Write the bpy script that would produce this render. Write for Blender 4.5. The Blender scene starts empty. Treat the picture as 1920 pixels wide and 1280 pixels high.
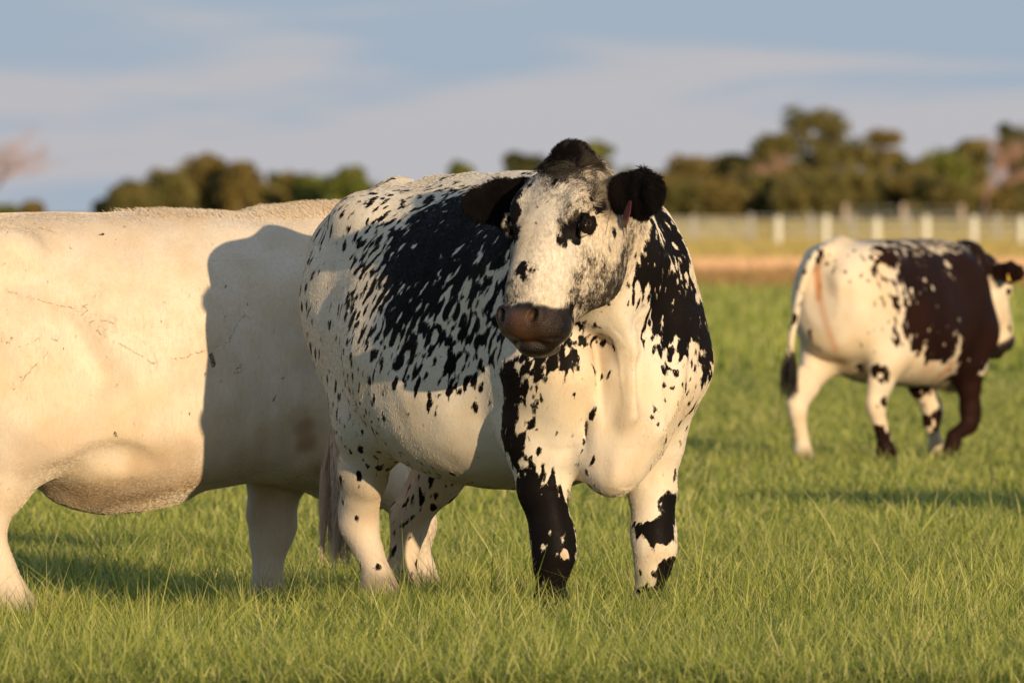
import bpy, math, random, time
import numpy as np
from mathutils import Vector, Matrix
from mathutils.bvhtree import BVHTree

T0 = time.time()
def tick(s): print('TICK %-24s %.1f' % (s, time.time() - T0))
SC = bpy.context.scene
HAIR = True
COL = SC.collection
R = math.radians
rng = np.random.default_rng(7)

# ------------------------------------------------------------------ camera
FPX = 21500.0                       # focal length in pixels of the 1920 wide photograph
CAMZ = 1.25
cam = bpy.data.cameras.new('camera')
camo = bpy.data.objects.new('camera', cam)
COL.objects.link(camo)
cam.sensor_width = 36.0
cam.lens = FPX / 1920 * 36
PITCH = math.atan(240 / FPX)
camo.location = (0, 0, CAMZ)
camo.rotation_euler = (math.pi / 2 - PITCH, 0, 0)
cam.clip_start = 0.5
cam.clip_end = 6000
cam.dof.use_dof = True
cam.dof.focus_distance = 34.9
cam.dof.aperture_fstop = 9.6
SC.camera = camo

# ------------------------------------------------------------------ sun and sky
CLOUD_LOC = (.3, 0, .55)
SUN_AZ = R(22.5)                      # to the right of straight behind the camera
SUN_EL = R(8.0)
to_sun = Vector((math.sin(SUN_AZ) * math.cos(SUN_EL), -math.cos(SUN_AZ) * math.cos(SUN_EL), math.sin(SUN_EL)))
sl = bpy.data.lights.new('sun', 'SUN')
sl.energy = 4.6
sl.angle = R(0.5)
sl.color = (1.0, 0.76, 0.47)
so = bpy.data.objects.new('sun', sl)
COL.objects.link(so)
so.rotation_euler = to_sun.to_track_quat('Z', 'Y').to_euler()

world = bpy.data.worlds.new('World')
SC.world = world
world.use_nodes = True
wn = world.node_tree.nodes
wl = world.node_tree.links
wn.clear()
w_out = wn.new('ShaderNodeOutputWorld')
w_bg = wn.new('ShaderNodeBackground')
w_bg.inputs['Strength'].default_value = 0.15
sky = wn.new('ShaderNodeTexSky')
sky.sky_type = 'NISHITA'
sky.sun_disc = False
sky.sun_elevation = SUN_EL
sky.sun_rotation = math.pi - SUN_AZ
sky.air_density = 1.0
sky.dust_density = 1.0
sky.ozone_density = 1.6
# thin evening cloud: blue grey gaps and pinkish grey sheets, laid out by direction in the sky
tc = wn.new('ShaderNodeTexCoord')
def w_noise(scale, loc, rot, detail, dist=0.0, rough=.45):
    mp = wn.new('ShaderNodeMapping')
    mp.inputs['Scale'].default_value = scale
    mp.inputs['Location'].default_value = loc
    mp.inputs['Rotation'].default_value = rot
    nz = wn.new('ShaderNodeTexNoise')
    nz.inputs['Scale'].default_value = 1.0
    nz.inputs['Detail'].default_value = detail
    nz.inputs['Roughness'].default_value = rough
    nz.inputs['Distortion'].default_value = dist
    wl.new(tc.outputs['Generated'], mp.inputs['Vector'])
    wl.new(mp.outputs['Vector'], nz.inputs['Vector'])
    return nz.outputs['Fac']
def w_ramp(v, a, b, ca=0.0, cb=1.0):
    r_ = wn.new('ShaderNodeMapRange'); r_.interpolation_type = 'SMOOTHSTEP'
    r_.inputs['From Min'].default_value = a; r_.inputs['From Max'].default_value = b
    r_.inputs['To Min'].default_value = ca; r_.inputs['To Max'].default_value = cb
    wl.new(v, r_.inputs['Value']); return r_.outputs['Result']
def w_mix(f, a, b):
    mx = wn.new('ShaderNodeMix'); mx.data_type = 'RGBA'
    for k_, v_ in (('Factor', f), ('A', a), ('B', b)):
        if isinstance(v_, tuple): mx.inputs[k_].default_value = v_
        else: wl.new(v_, mx.inputs[k_])
    return mx.outputs['Result']
sepw = wn.new('ShaderNodeSeparateXYZ'); wl.new(tc.outputs['Generated'], sepw.inputs[0])
high = w_ramp(sepw.outputs['Z'], .004, .021, .14, -.17)
addn = wn.new('ShaderNodeMath'); addn.operation = 'ADD'
wl.new(w_noise((26, 26, 170), CLOUD_LOC, (0, R(1.2), 0), 3, .4), addn.inputs[0]); wl.new(high, addn.inputs[1])
cl1 = w_ramp(addn.outputs[0], .38, .64)
haze_c = w_mix(cl1, (2.2, 2.75, 3.45, 1), (3.15, 3.13, 3.38, 1))
low = w_ramp(sepw.outputs['Z'], .05, .5, .94, .55)
res = w_mix(low, sky.outputs['Color'], haze_c)
wl.new(res, w_bg.inputs['Color'])
wl.new(w_bg.outputs['Background'], w_out.inputs['Surface'])

SC.view_settings.view_transform = 'Standard'
SC.view_settings.look = 'None'
SC.view_settings.exposure = 0.10
SC.view_settings.gamma = 1.0

# ------------------------------------------------------------------ general helpers
def px2dir(px, py):
    """direction in the world of a point of the 1920x1280 photograph"""
    d = Vector(((px - 960) / FPX, -(py - 640) / FPX, -1.0))
    return (camo.rotation_euler.to_matrix() @ d).normalized()

def tag(o, label=None, cat=None, group=None, kind=None):
    if label: o['label'] = label
    if cat: o['category'] = cat
    if group: o['group'] = group
    if kind: o['kind'] = kind
    return o

def empty(name, loc=(0, 0, 0), rz=0.0):
    o = bpy.data.objects.new(name, None)
    o.empty_display_size = 0.2
    o.location = loc
    o.rotation_euler = (0, 0, rz)
    COL.objects.link(o)
    return o

def mesh_np(name, verts, faces, mat=None, parent=None, smooth=True, fsize=4):
    """verts (n,3), faces (m,fsize)"""
    me = bpy.data.meshes.new(name)
    verts = np.asarray(verts, np.float32)
    faces = np.asarray(faces, np.int32)
    me.vertices.add(len(verts))
    me.vertices.foreach_set('co', verts.ravel())
    me.loops.add(faces.size)
    me.loops.foreach_set('vertex_index', faces.ravel())
    me.polygons.add(len(faces))
    me.polygons.foreach_set('loop_start', np.arange(0, faces.size, fsize, dtype=np.int32))
    me.update(calc_edges=True)
    me.polygons.foreach_set('use_smooth', np.full(len(faces), smooth, bool))
    if mat: me.materials.append(mat)
    o = bpy.data.objects.new(name, me)
    COL.objects.link(o)
    if parent: o.parent = parent
    return o

def fattr(o, name, arr):
    a = o.data.attributes.new(name, 'FLOAT', 'POINT')
    a.data.foreach_set('value', np.asarray(arr, np.float32).ravel())

def vattr(o, name, arr):
    a = o.data.attributes.new(name, 'FLOAT_VECTOR', 'POINT')
    a.data.foreach_set('vector', np.asarray(arr, np.float32).ravel())

# node helper -------------------------------------------------------
class NT:
    def __init__(s, name, rough=0.8, spec=0.3):
        s.m = bpy.data.materials.new(name)
        s.m.use_nodes = True
        s.n = s.m.node_tree.nodes
        s.l = s.m.node_tree.links
        s.bsdf = s.n['Principled BSDF']
        s.bsdf.inputs['Roughness'].default_value = rough
        s.bsdf.inputs['Specular IOR Level'].default_value = spec
    def node(s, t, **kw):
        n = s.n.new(t)
        for k, v in kw.items():
            if k.startswith('_'): setattr(n, k[1:], v)
        return n
    def put(s, inp, v):
        if hasattr(v, 'is_linked') or hasattr(v, 'links'): s.l.new(v, inp)
        else: inp.default_value = v
    def attr(s, name, vec=False):
        n = s.node('ShaderNodeAttribute'); n.attribute_name = name
        return n.outputs['Vector'] if vec else n.outputs['Fac']
    def obj(s):
        return s.node('ShaderNodeTexCoord').outputs['Object']
    def map(s, v, scale=(1, 1, 1), rot=(0, 0, 0), loc=(0, 0, 0)):
        n = s.node('ShaderNodeMapping')
        s.l.new(v, n.inputs['Vector'])
        n.inputs['Scale'].default_value = scale
        n.inputs['Rotation'].default_value = rot
        n.inputs['Location'].default_value = loc
        return n.outputs['Vector']
    def noise(s, v, scale, detail=2, rough=0.5, dist=0.0, color=False):
        n = s.node('ShaderNodeTexNoise')
        if v is not None: s.l.new(v, n.inputs['Vector'])
        n.inputs['Scale'].default_value = scale
        n.inputs['Detail'].default_value = detail
        n.inputs['Roughness'].default_value = rough
        n.inputs['Distortion'].default_value = dist
        return n.outputs['Color'] if color else n.outputs['Fac']
    def math(s, op, a, b=None, c=None, clamp=False):
        n = s.node('ShaderNodeMath'); n.operation = op; n.use_clamp = clamp
        s.put(n.inputs[0], a)
        if b is not None: s.put(n.inputs[1], b)
        if c is not None: s.put(n.inputs[2], c)
        return n.outputs[0]
    def vmath(s, op, a, b=None, scale=None):
        n = s.node('ShaderNodeVectorMath'); n.operation = op
        s.put(n.inputs[0], a)
        if b is not None: s.put(n.inputs[1], b)
        if scale is not None: s.put(n.inputs['Scale'], scale)
        return n.outputs[0]
    def step(s, v, lo, hi, a=0.0, b=1.0):
        n = s.node('ShaderNodeMapRange'); n.interpolation_type = 'SMOOTHSTEP'
        s.put(n.inputs['Value'], v)
        n.inputs['From Min'].default_value = lo; n.inputs['From Max'].default_value = hi
        n.inputs['To Min'].default_value = a; n.inputs['To Max'].default_value = b
        return n.outputs['Result']
    def mix(s, f, a, b):
        n = s.node('ShaderNodeMix'); n.data_type = 'RGBA'
        s.put(n.inputs['Factor'], f)
        for k, v in (('A', a), ('B', b)):
            if isinstance(v, (tuple, list)): v = tuple(v) + ((1,) if len(v) == 3 else ())
            s.put(n.inputs[k], v)
        return n.outputs['Result']
    def color(s, v):
        if isinstance(v, (tuple, list)): v = tuple(v) + ((1,) if len(v) == 3 else ())
        s.put(s.bsdf.inputs['Base Color'], v)
    def bump(s, h, strength=0.3, dist=0.01, prev=None):
        n = s.node('ShaderNodeBump')
        s.put(n.inputs['Height'], h)
        n.inputs['Strength'].default_value = strength
        n.inputs['Distance'].default_value = dist
        if prev is not None: s.l.new(prev, n.inputs['Normal'])
        s.l.new(n.outputs['Normal'], s.bsdf.inputs['Normal'])
        return n.outputs['Normal']

def simple(name, col, rough=0.8, spec=0.3, var=0.0, scale=10, metal=0.0):
    m = NT(name, rough, spec)
    m.bsdf.inputs['Metallic'].default_value = metal
    if var:
        f = m.noise(m.obj(), scale, 4, 0.6)
        m.color(m.mix(f, tuple(c * (1 - var) for c in col), tuple(min(1, c * (1 + var)) for c in col)))
    else:
        m.color(col)
    return m.m

# ------------------------------------------------------------------ signed distance sculpting
def axis_coords(lo, hi, coarse, flo=None, fhi=None, fine=None):
    """grid coordinates that get finer between flo and fhi"""
    out = [lo]
    while out[-1] < hi:
        x = out[-1]
        if flo is None: st = coarse
        else:
            d = max(flo - x, x - fhi, 0)
            st = fine + (coarse - fine) * min(1, d / 0.10)
        out.append(x + st)
    return np.array(out, np.float32)

class Sdf:
    def __init__(s, xs, ys, zs):
        s.xs, s.ys, s.zs = xs, ys, zs
        s.F = np.full((len(xs), len(ys), len(zs)), 0.5, np.float32)
    def sub(s, lo, hi):
        i0, i1 = np.searchsorted(s.xs, [lo[0], hi[0]])
        j0, j1 = np.searchsorted(s.ys, [lo[1], hi[1]])
        k0, k1 = np.searchsorted(s.zs, [lo[2], hi[2]])
        sl_ = (slice(i0, i1), slice(j0, j1), slice(k0, k1))
        return sl_, s.xs[i0:i1][:, None, None], s.ys[j0:j1][None, :, None], s.zs[k0:k1][None, None, :]
    def blend(s, sl_, d, k, op='u'):
        a = s.F[sl_]
        if a.size == 0: return
        if op == 'u':
            if k > 0:
                h = np.maximum(k - np.abs(a - d), 0) / k
                s.F[sl_] = np.minimum(a, d) - h * h * k * 0.25
            else: s.F[sl_] = np.minimum(a, d)
        else:
            d = -d
            h = np.maximum(k - np.abs(a - d), 0) / max(k, 1e-6)
            s.F[sl_] = np.maximum(a, d) + h * h * k * 0.25
    def ell(s, c, r, k=0.04, M=None, op='u'):
        """ellipsoid; M rows = its axes"""
        c = np.asarray(c, float); r = np.asarray(r, float)
        M = np.eye(3) if M is None else np.asarray(M, float)
        ext = np.abs(M.T) @ r + k + 0.012
        sl_, X, Y, Z = s.sub(c - ext, c + ext)
        X, Y, Z = X - c[0], Y - c[1], Z - c[2]
        k0 = 0; k1 = 0
        for i in range(3):
            q = X * M[i, 0] + Y * M[i, 1] + Z * M[i, 2]
            k0 = k0 + (q / r[i]) ** 2; k1 = k1 + (q / r[i] ** 2) ** 2
        k0 = np.sqrt(k0) + 1e-9; k1 = np.sqrt(k1) + 1e-9
        s.blend(sl_, (k0 * (k0 - 1) / k1).astype(np.float32), k, op)
    def cap(s, p0, p1, r0, r1, k=0.03, up=(0, 1, 0), op='u'):
        """capsule of elliptic section: r=(radius along up, radius across)"""
        p0 = np.asarray(p0, float); p1 = np.asarray(p1, float)
        r0 = np.broadcast_to(np.asarray(r0, float), (2,)); r1 = np.broadcast_to(np.asarray(r1, float), (2,))
        rm = max(r0.max(), r1.max()) + k + 0.012
        lo = np.minimum(p0, p1) - rm; hi = np.maximum(p0, p1) + rm
        sl_, X, Y, Z = s.sub(lo, hi)
        ax = p1 - p0; L = np.linalg.norm(ax) + 1e-9; ax = ax / L
        up = np.asarray(up, float); up = up - ax * (up @ ax); up /= np.linalg.norm(up)
        sd = np.cross(ax, up)
        X, Y, Z = X - p0[0], Y - p0[1], Z - p0[2]
        a = X * ax[0] + Y * ax[1] + Z * ax[2]
        t = np.clip(a / L, 0, 1)
        da = a - t * L
        u = X * up[0] + Y * up[1] + Z * up[2]
        v = X * sd[0] + Y * sd[1] + Z * sd[2]
        ra = r0[0] + (r1[0] - r0[0]) * t; rb = r0[1] + (r1[1] - r0[1]) * t
        rc = np.minimum(ra, rb)
        rho = np.sqrt((u / ra) ** 2 + (v / rb) ** 2 + (da / rc) ** 2) + 1e-6
        off = np.sqrt(u * u + v * v + da * da)
        d = np.where(rho > 0.3, off * (1 - 1 / np.maximum(rho, 0.3)), -rc * (1 - rho))
        s.blend(sl_, d.astype(np.float32), k, op)
    def chain(s, pts, rad, k=0.03, up=(0, 1, 0)):
        for i in range(len(pts) - 1): s.cap(pts[i], pts[i + 1], rad[i], rad[i + 1], k, up)
    def loft(s, st, M, org, k=0.03, n=2.3):
        """sections along axis M[0]: (t, half width along M[1], top along M[2], bottom along M[2], skew)"""
        st = np.asarray(st, float); M = np.asarray(M, float); org = np.asarray(org, float)
        t0, t1 = st[0, 0], st[-1, 0]
        hw = st[:, 1].max(); hi_ = st[:, 2].max(); lo_ = st[:, 3].min()
        cs = np.array([org + M[0] * a + M[1] * b + M[2] * c for a in (t0 - k, t1 + k) for b in (-hw - k, hw + k) for c in (lo_ - k, hi_ + k)])
        sl_, X, Y, Z = s.sub(cs.min(0) - .02, cs.max(0) + .02)
        X, Y, Z = X - org[0], Y - org[1], Z - org[2]
        T, U, V = [X * M[i, 0] + Y * M[i, 1] + Z * M[i, 2] for i in range(3)]
        tt = np.linspace(t0, t1, 240)
        cur = [pchip(st[:, 0], st[:, j], tt) for j in range(1, 5)]
        ti = np.clip(T, t0, t1)
        w, tp, bt, sk = [np.interp(ti, tt, c) for c in cur]
        zc = (tp + bt) / 2; hh = (tp - bt) / 2
        zz = V - zc
        q = np.clip(zz / hh, -1.3, 1.3)
        ww = w * (1 - sk * q)
        rho = (np.abs(U / ww) ** n + np.abs(zz / hh) ** n) ** (1 / n) + 1e-6
        off = np.sqrt(U * U + zz * zz)
        d = np.where(rho > 0.3, off * (1 - 1 / np.maximum(rho, 0.3)), -np.minimum(w, hh) * (1 - rho))
        dt = T - ti
        d = np.where(np.abs(dt) > 0, np.sqrt(np.maximum(d, 0) ** 2 + dt * dt), d)
        s.blend(sl_, d.astype(np.float32), k)
    def mesh(s, smooth_it=2):
        F = s.F; xs, ys, zs = s.xs, s.ys, s.zs
        nx, ny, nz_ = F.shape
        I = F < 0
        c = I[:-1, :-1, :-1].astype(np.int8)
        for dx, dy, dz in [(1,0,0),(0,1,0),(1,1,0),(0,0,1),(1,0,1),(0,1,1),(1,1,1)]:
            c += I[dx:nx - 1 + dx, dy:ny - 1 + dy, dz:nz_ - 1 + dz]
        act = (c > 0) & (c < 8)
        ii, jj, kk = np.nonzero(act)
        n = len(ii)
        idx = np.full(act.shape, -1, np.int32); idx[ii, jj, kk] = np.arange(n)
        acc = np.zeros((n, 3)); cnt = np.zeros(n)
        cor = [(a, b, cc) for a in (0, 1) for b in (0, 1) for cc in (0, 1)]
        for A in cor:
            for ax in range(3):
                if A[ax] == 1: continue
                B = list(A); B[ax] = 1
                fa = F[ii + A[0], jj + A[1], kk + A[2]]; fb = F[ii + B[0], jj + B[1], kk + B[2]]
                m = (fa < 0) != (fb < 0)
                t = (fa / np.where(m, fa - fb, 1))[m]
                pa = np.stack([xs[ii[m] + A[0]], ys[jj[m] + A[1]], zs[kk[m] + A[2]]], 1)
                pb = np.stack([xs[ii[m] + B[0]], ys[jj[m] + B[1]], zs[kk[m] + B[2]]], 1)
                acc[m] += pa + (pb - pa) * t[:, None]; cnt[m] += 1
        V = acc / cnt[:, None]
        quads = []
        for ax in range(3):
            s0 = [slice(1, -1)] * 3; s1 = [slice(1, -1)] * 3
            s0[ax] = slice(0, -1); s1[ax] = slice(1, None)
            a = I[tuple(s0)]; b = I[tuple(s1)]
            e = np.nonzero(a != b)
            e = [q + (0 if d == ax else 1) for d, q in enumerate(e)]
            fl = I[e[0], e[1], e[2]]
            o1, o2 = [(1, 2), (2, 0), (0, 1)][ax]
            def cell(d1, d2):
                q = [e[0].copy(), e[1].copy(), e[2].copy()]
                q[o1] -= d1; q[o2] -= d2
                return idx[q[0], q[1], q[2]]
            Q = np.stack([cell(1, 1), cell(0, 1), cell(0, 0), cell(1, 0)], 1)
            Q[~fl] = Q[~fl][:, ::-1]
            quads.append(Q)
        Q = np.concatenate(quads)
        Q = Q[(Q >= 0).all(1)]
        # smoothing, twice there and back so that it does not shrink
        e = np.concatenate([Q[:, [0, 1]], Q[:, [1, 2]], Q[:, [2, 3]], Q[:, [3, 0]]])
        deg = np.bincount(e[:, 0], minlength=n) + np.bincount(e[:, 1], minlength=n)
        for it in range(smooth_it):
            for lam in (0.6, -0.45):
                nb = np.stack([np.bincount(e[:, 0], V[e[:, 1], d], n) + np.bincount(e[:, 1], V[e[:, 0], d], n) for d in range(3)], 1)
                V = V + lam * (nb / np.maximum(deg, 1)[:, None] - V)
        return V, Q

def pchip(x, y, xi):
    h = np.diff(x); dl = np.diff(y) / h
    d = np.zeros_like(y)
    for i in range(1, len(x) - 1):
        if dl[i - 1] * dl[i] > 0:
            w1 = 2 * h[i] + h[i - 1]; w2 = h[i] + 2 * h[i - 1]
            d[i] = (w1 + w2) / (w1 / dl[i - 1] + w2 / dl[i])
    d[0] = dl[0]; d[-1] = dl[-1]
    k = np.clip(np.searchsorted(x, xi) - 1, 0, len(x) - 2)
    t = (xi - x[k]) / h[k]
    return ((2*t**3 - 3*t**2 + 1) * y[k] + (t**3 - 2*t**2 + t) * h[k] * d[k] + (-2*t**3 + 3*t**2) * y[k + 1] + (t**3 - t**2) * h[k] * d[k + 1])


# ------------------------------------------------------------------ cattle
def v3(*a): return np.array(a, float)

def foreleg(S, sh, el, kn, fe, ft, s=1.0, thick=1.0):
    """points: shoulder, elbow, knee, fetlock, foot (middle of the hoof on the ground)"""
    sh, el, kn, fe, ft = [v3(*p) for p in (sh, el, kn, fe, ft)]
    fw = (1, 0, 0); t = s * thick
    S.cap(sh, el, (.15 * t, .075 * t), (.115 * t, .075 * t), .09 * s, fw)
    mid = el * .55 + kn * .45
    S.cap(el, mid, (.098 * t, .078 * t), (.070 * t, .060 * t), .07 * s, fw)
    S.cap(mid, kn + v3(0, 0, .045) * s, (.070 * t, .060 * t), (.056 * t, .052 * t), .03 * s, fw)
    S.cap(kn + v3(0, 0, .05) * s, kn - v3(0, 0, .035) * s, (.058 * t, .056 * t), (.052 * t, .052 * t), .03 * s, fw)
    S.ell(kn + v3(.016, 0, .0) * s, v3(.052, .056, .058) * t, .015 * s)
    S.ell(kn + v3(-.05, 0, .03) * s, v3(.02, .024, .03) * t, .02 * s)
    c0 = kn - v3(0, 0, .07) * s
    S.cap(c0, fe + v3(0, 0, .04) * s, (.040 * t, .035 * t), (.036 * t, .034 * t), .03 * s, fw)
    S.cap(kn + v3(-.03, 0, -.03) * s, fe + v3(-.02, 0, .05) * s, (.022 * t, .022 * t), (.020 * t, .022 * t), .03 * s, fw)
    S.ell(fe, v3(.043, .040, .038) * t, .03 * s)
    S.ell(fe + v3(-.040, 0, -.012) * s, v3(.016, .028, .016) * t, .02 * s)
    S.cap(fe, ft + v3(-.01, 0, .060) * s, (.036 * t, .038 * t), (.046 * t, .048 * t), .03 * s, fw)

def hindleg(S, hip, st, hk, fe, ft, s=1.0, thick=1.0):
    hip, st, hk, fe, ft = [v3(*p) for p in (hip, st, hk, fe, ft)]
    fw = (1, 0, 0); t = s * thick
    S.cap(hip, st, (.20 * t, .11 * t), (.135 * t, .085 * t), .10 * s, fw)
    mid = st * .45 + hk * .55 + v3(-.012, 0, 0) * s
    S.cap(st, mid, (.125 * t, .080 * t), (.080 * t, .055 * t), .08 * s, fw)
    S.cap(mid, hk, (.080 * t, .055 * t), (.058 * t, .046 * t), .04 * s, fw)
    # Achilles and point of hock
    S.cap(mid + v3(-.05, 0, .08) * s, hk + v3(-.05, 0, .035) * s, (.035 * t, .028 * t), (.026 * t, .026 * t), .035 * s, fw)
    S.ell(hk, v3(.058, .046, .062) * t, .03 * s)
    S.ell(hk + v3(-.045, 0, .02) * s, v3(.028, .027, .035) * t, .025 * s)
    S.cap(hk - v3(0, 0, .03) * s, fe + v3(0, 0, .04) * s, (.050 * t, .042 * t), (.040 * t, .038 * t), .03 * s, fw)
    S.cap(hk + v3(-.03, 0, -.02) * s, fe + v3(-.02, 0, .04) * s, (.022 * t, .022 * t), (.020 * t, .022 * t), .03 * s, fw)
    S.ell(fe, v3(.050, .048, .045) * t, .03 * s)
    S.ell(fe + v3(-.045, 0, -.012) * s, v3(.02, .035, .02) * t, .02 * s)
    S.cap(fe, ft + v3(-.01, 0, .065) * s, (.042 * t, .044 * t), (.050 * t, .052 * t), .03 * s, fw)

HEAD = [  # down the face, half width, front, back, skew (positive: wider at the jaw)
    (-.050, .030, -.020, -.075, 0), (-.038, .060, .008, -.100, 0), (-.01, .092, .036, -.125, 0), (.04, .128, .056, -.155, -.02),
    (.10, .150, .066, -.190, -.04), (.16, .154, .066, -.235, -.08), (.21, .150, .064, -.268, -.04), (.27, .140, .060, -.275, .05),
    (.32, .126, .056, -.262, .08), (.37, .112, .053, -.238, .06), (.42, .103, .042, -.212, .02), (.46, .098, .020, -.192, .0),
    (.50, .094, -.020, -.176, .0), (.53, .086, -.060, -.162, 0), (.555, .070, -.090, -.150, 0), (.575, .035, -.110, -.135, 0)]

EARS = []
def head(S, org, M, s=1.0, ears=None, detail=True):
    """M rows: down the face, to the animal's left, out of the forehead"""
    org = v3(*org); M = np.asarray(M, float)
    P = lambda u, v, w: org + (M[0] * u + M[1] * v + M[2] * w) * s
    V = lambda u, v, w: M[0] * u + M[1] * v + M[2] * w
    st = [(a * s, b * s, c * s, d * s, e) for a, b, c, d, e in HEAD]
    # the loft wants axis, across, up
    S.loft(st, M, org, .03 * s, 2.25)
    for sg in (-1, 1):
        S.ell(P(.250, sg * .102, -.160), v3(.125, .040, .105) * s, .05 * s, M)      # cheek
        S.ell(P(.155, sg * .108, .028), v3(.055, .030, .030) * s, .04 * s, M)       # brow
        S.cap(P(.27, sg * .118, -.03), P(.40, sg * .088, -.045), .016 * s, .010 * s, .03 * s, M[2])   # face ridge
        if detail:
            S.ell(P(.207, sg * .166, -.002), v3(.034, .022, .024) * s, .018 * s, M, 's')    # socket
            lid = [(.172, .134, .012), (.190, .150, .027), (.215, .150, .026), (.238, .138, .008)]
            low_ = [(.172, .134, .008), (.192, .149, -.024), (.216, .148, -.022), (.240, .137, .004)]
            for pth, r in ((lid, .0075), (low_, .0062)):
                for q0, q1 in zip(pth[:-1], pth[1:]):
                    S.cap(P(q0[0], sg * q0[1], q0[2]), P(q1[0], sg * q1[1], q1[2]), r * s, r * s, .007 * s, M[2])
    # muzzle: a pad that faces forward, over the lower lip (here: forward, left, up)
    hh_ = V(.5, 0, .866); lat = V(0, 1, 0); zz_ = V(-.866, 0, .5)
    H = lambda h, v, z: P(.5 * h - .866 * z, v, .866 * h + .5 * z)
    HM = np.array([hh_, lat, zz_])
    S.ell(H(.205, 0, -.462), v3(.066, .094, .062) * s, .022 * s, HM)
    for sg in (-1, 1):
        S.ell(H(.165, sg * .066, -.475), v3(.075, .040, .054) * s, .02 * s, HM)          # upper lip
    S.ell(H(.155, 0, -.540), v3(.068, .060, .032) * s, .012 * s, HM)                      # lower lip and chin
    if detail:
        for sg in (-1, 1):
            S.ell(H(.238, sg * .064, -.445), v3(.024, .026, .032) * s, .012 * s, HM)        # wing of the nostril
            t0_ = hh_ * .85 + lat * sg * .50; t0_ /= np.linalg.norm(t0_)
            t1_ = zz_ * .80 + lat * sg * .55; t1_ -= t0_ * (t1_ @ t0_); t1_ /= np.linalg.norm(t1_)
            T = np.array([t0_, t1_, np.cross(t0_, t1_)])
            S.ell(H(.268, sg * .068, -.444), v3(.036, .025, .0165) * s, .008 * s, T, 's')
        q = [(.085, .112, -.490), (.14, .110, -.508), (.20, .092, -.519), (.245, .055, -.522), (.262, .0, -.522)]
        q = q + [(a, -b, c) for a, b, c in q[-2::-1]]
        for a, b in zip(q[:-1], q[1:]):
            S.cap(H(*a), H(*b), .0075 * s, .0075 * s, .008 * s, zz_, 's')
    # ears
    for sg, e in zip((-1, 1), ears or ((.12, -.35, .10), (.12, -.35, .10))):
        d = V(e[0], sg * math.sqrt(max(.01, 1 - e[0] ** 2 - e[1] ** 2)), e[1]); d /= np.linalg.norm(d)
        face = V(*e[2]) if isinstance(e[2], tuple) else V(.35, 0, .9)
        face = face - d * (face @ d); face /= np.linalg.norm(face)
        up = np.cross(d, face)                                   # wide direction of the ear
        b = P(.060, sg * .138, -.062)
        q = (e[3] if len(e) > 3 else 1.0)
        L = .215 * s * q; s_, s = s, s * q
        pt = lambda a: b + d * L * a - face * (.010 * s * math.sin(a * 3))
        S.cap(pt(-.1), pt(.22), (.030 * s, .030 * s), (.040 * s, .026 * s), .03 * s, up)
        S.cap(pt(.22), pt(.60), (.042 * s, .024 * s), (.062 * s, .016 * s), .02 * s, up)
        S.cap(pt(.60), pt(.90), (.062 * s, .016 * s), (.040 * s, .012 * s), .02 * s, up)
        S.cap(pt(.90), pt(1.0), (.036 * s, .012 * s), (.022 * s, .010 * s), .02 * s, up)
        if detail and len(e) > 4:
            S.cap(pt(.25) + face * .026 * s, pt(.72) + face * .020 * s, (.022 * s, .022 * s), (.034 * s, .010 * s), .015 * s, up, 's')
        EARS.append((b, b + d * L, face, up, s)); s = s_
    return P, V

def hoof_mesh(name, pos, rz, s, mat, parent):
    """two claws, each a tapering wedge"""
    vs, fs = [], []
    n = 14
    for sg in (-1, 1):
        b = len(vs); rows = [(0.0, 1.0, 0.0), (.02, 1.0, -.003), (.05, .88, -.010), (.075, .74, -.018)]
        for z, k, sh in rows:
            for i in range(n):
                a = 2 * math.pi * i / n
                c_, s_ = math.cos(a), math.sin(a)
                x = (.062 * max(c_, 0) ** .8 * (1 if c_ > 0 else 0) - .045 * max(-c_, 0) ** .7) * k + sh + .005
                y = (s_ * .0265) * k * (1 - .25 * max(c_, 0)) + sg * .0275
                vs.append((x * s, y * s, z * s))
        for r in range(len(rows) - 1):
            for i in range(n):
                j = (i + 1) % n
                fs.append((b + r * n + i, b + r * n + j, b + (r + 1) * n + j, b + (r + 1) * n + i))
        for r in (0, len(rows) - 1):
            for i in range(1, n // 2):
                q = (b + r * n + i - 1, b + r * n + i, b + r * n + n - 1 - i, b + r * n + (n - i) % n)
                fs.append(q if r else q[::-1])
    o = mesh_np(name, vs, fs, mat, parent)
    o.location = pos; o.rotation_euler = (0, 0, rz)
    return o

def uv_ball(name, c, r, mat, parent, M=None, n=20):
    vs, fs = [], []
    M = np.eye(3) if M is None else np.asarray(M)
    for i in range(n + 1):
        th = math.pi * i / n
        for j in range(2 * n):
            ph = math.pi * j / n
            q = np.array([math.sin(th) * math.cos(ph) * r[0], math.sin(th) * math.sin(ph) * r[1], math.cos(th) * r[2]])
            vs.append(np.asarray(c) + q @ M)
    for i in range(n):
        for j in range(2 * n):
            k = (j + 1) % (2 * n)
            fs.append((i * 2 * n + j, i * 2 * n + k, (i + 1) * 2 * n + k, (i + 1) * 2 * n + j)[::-1])
    return mesh_np(name, vs, fs, mat, parent)

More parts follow.
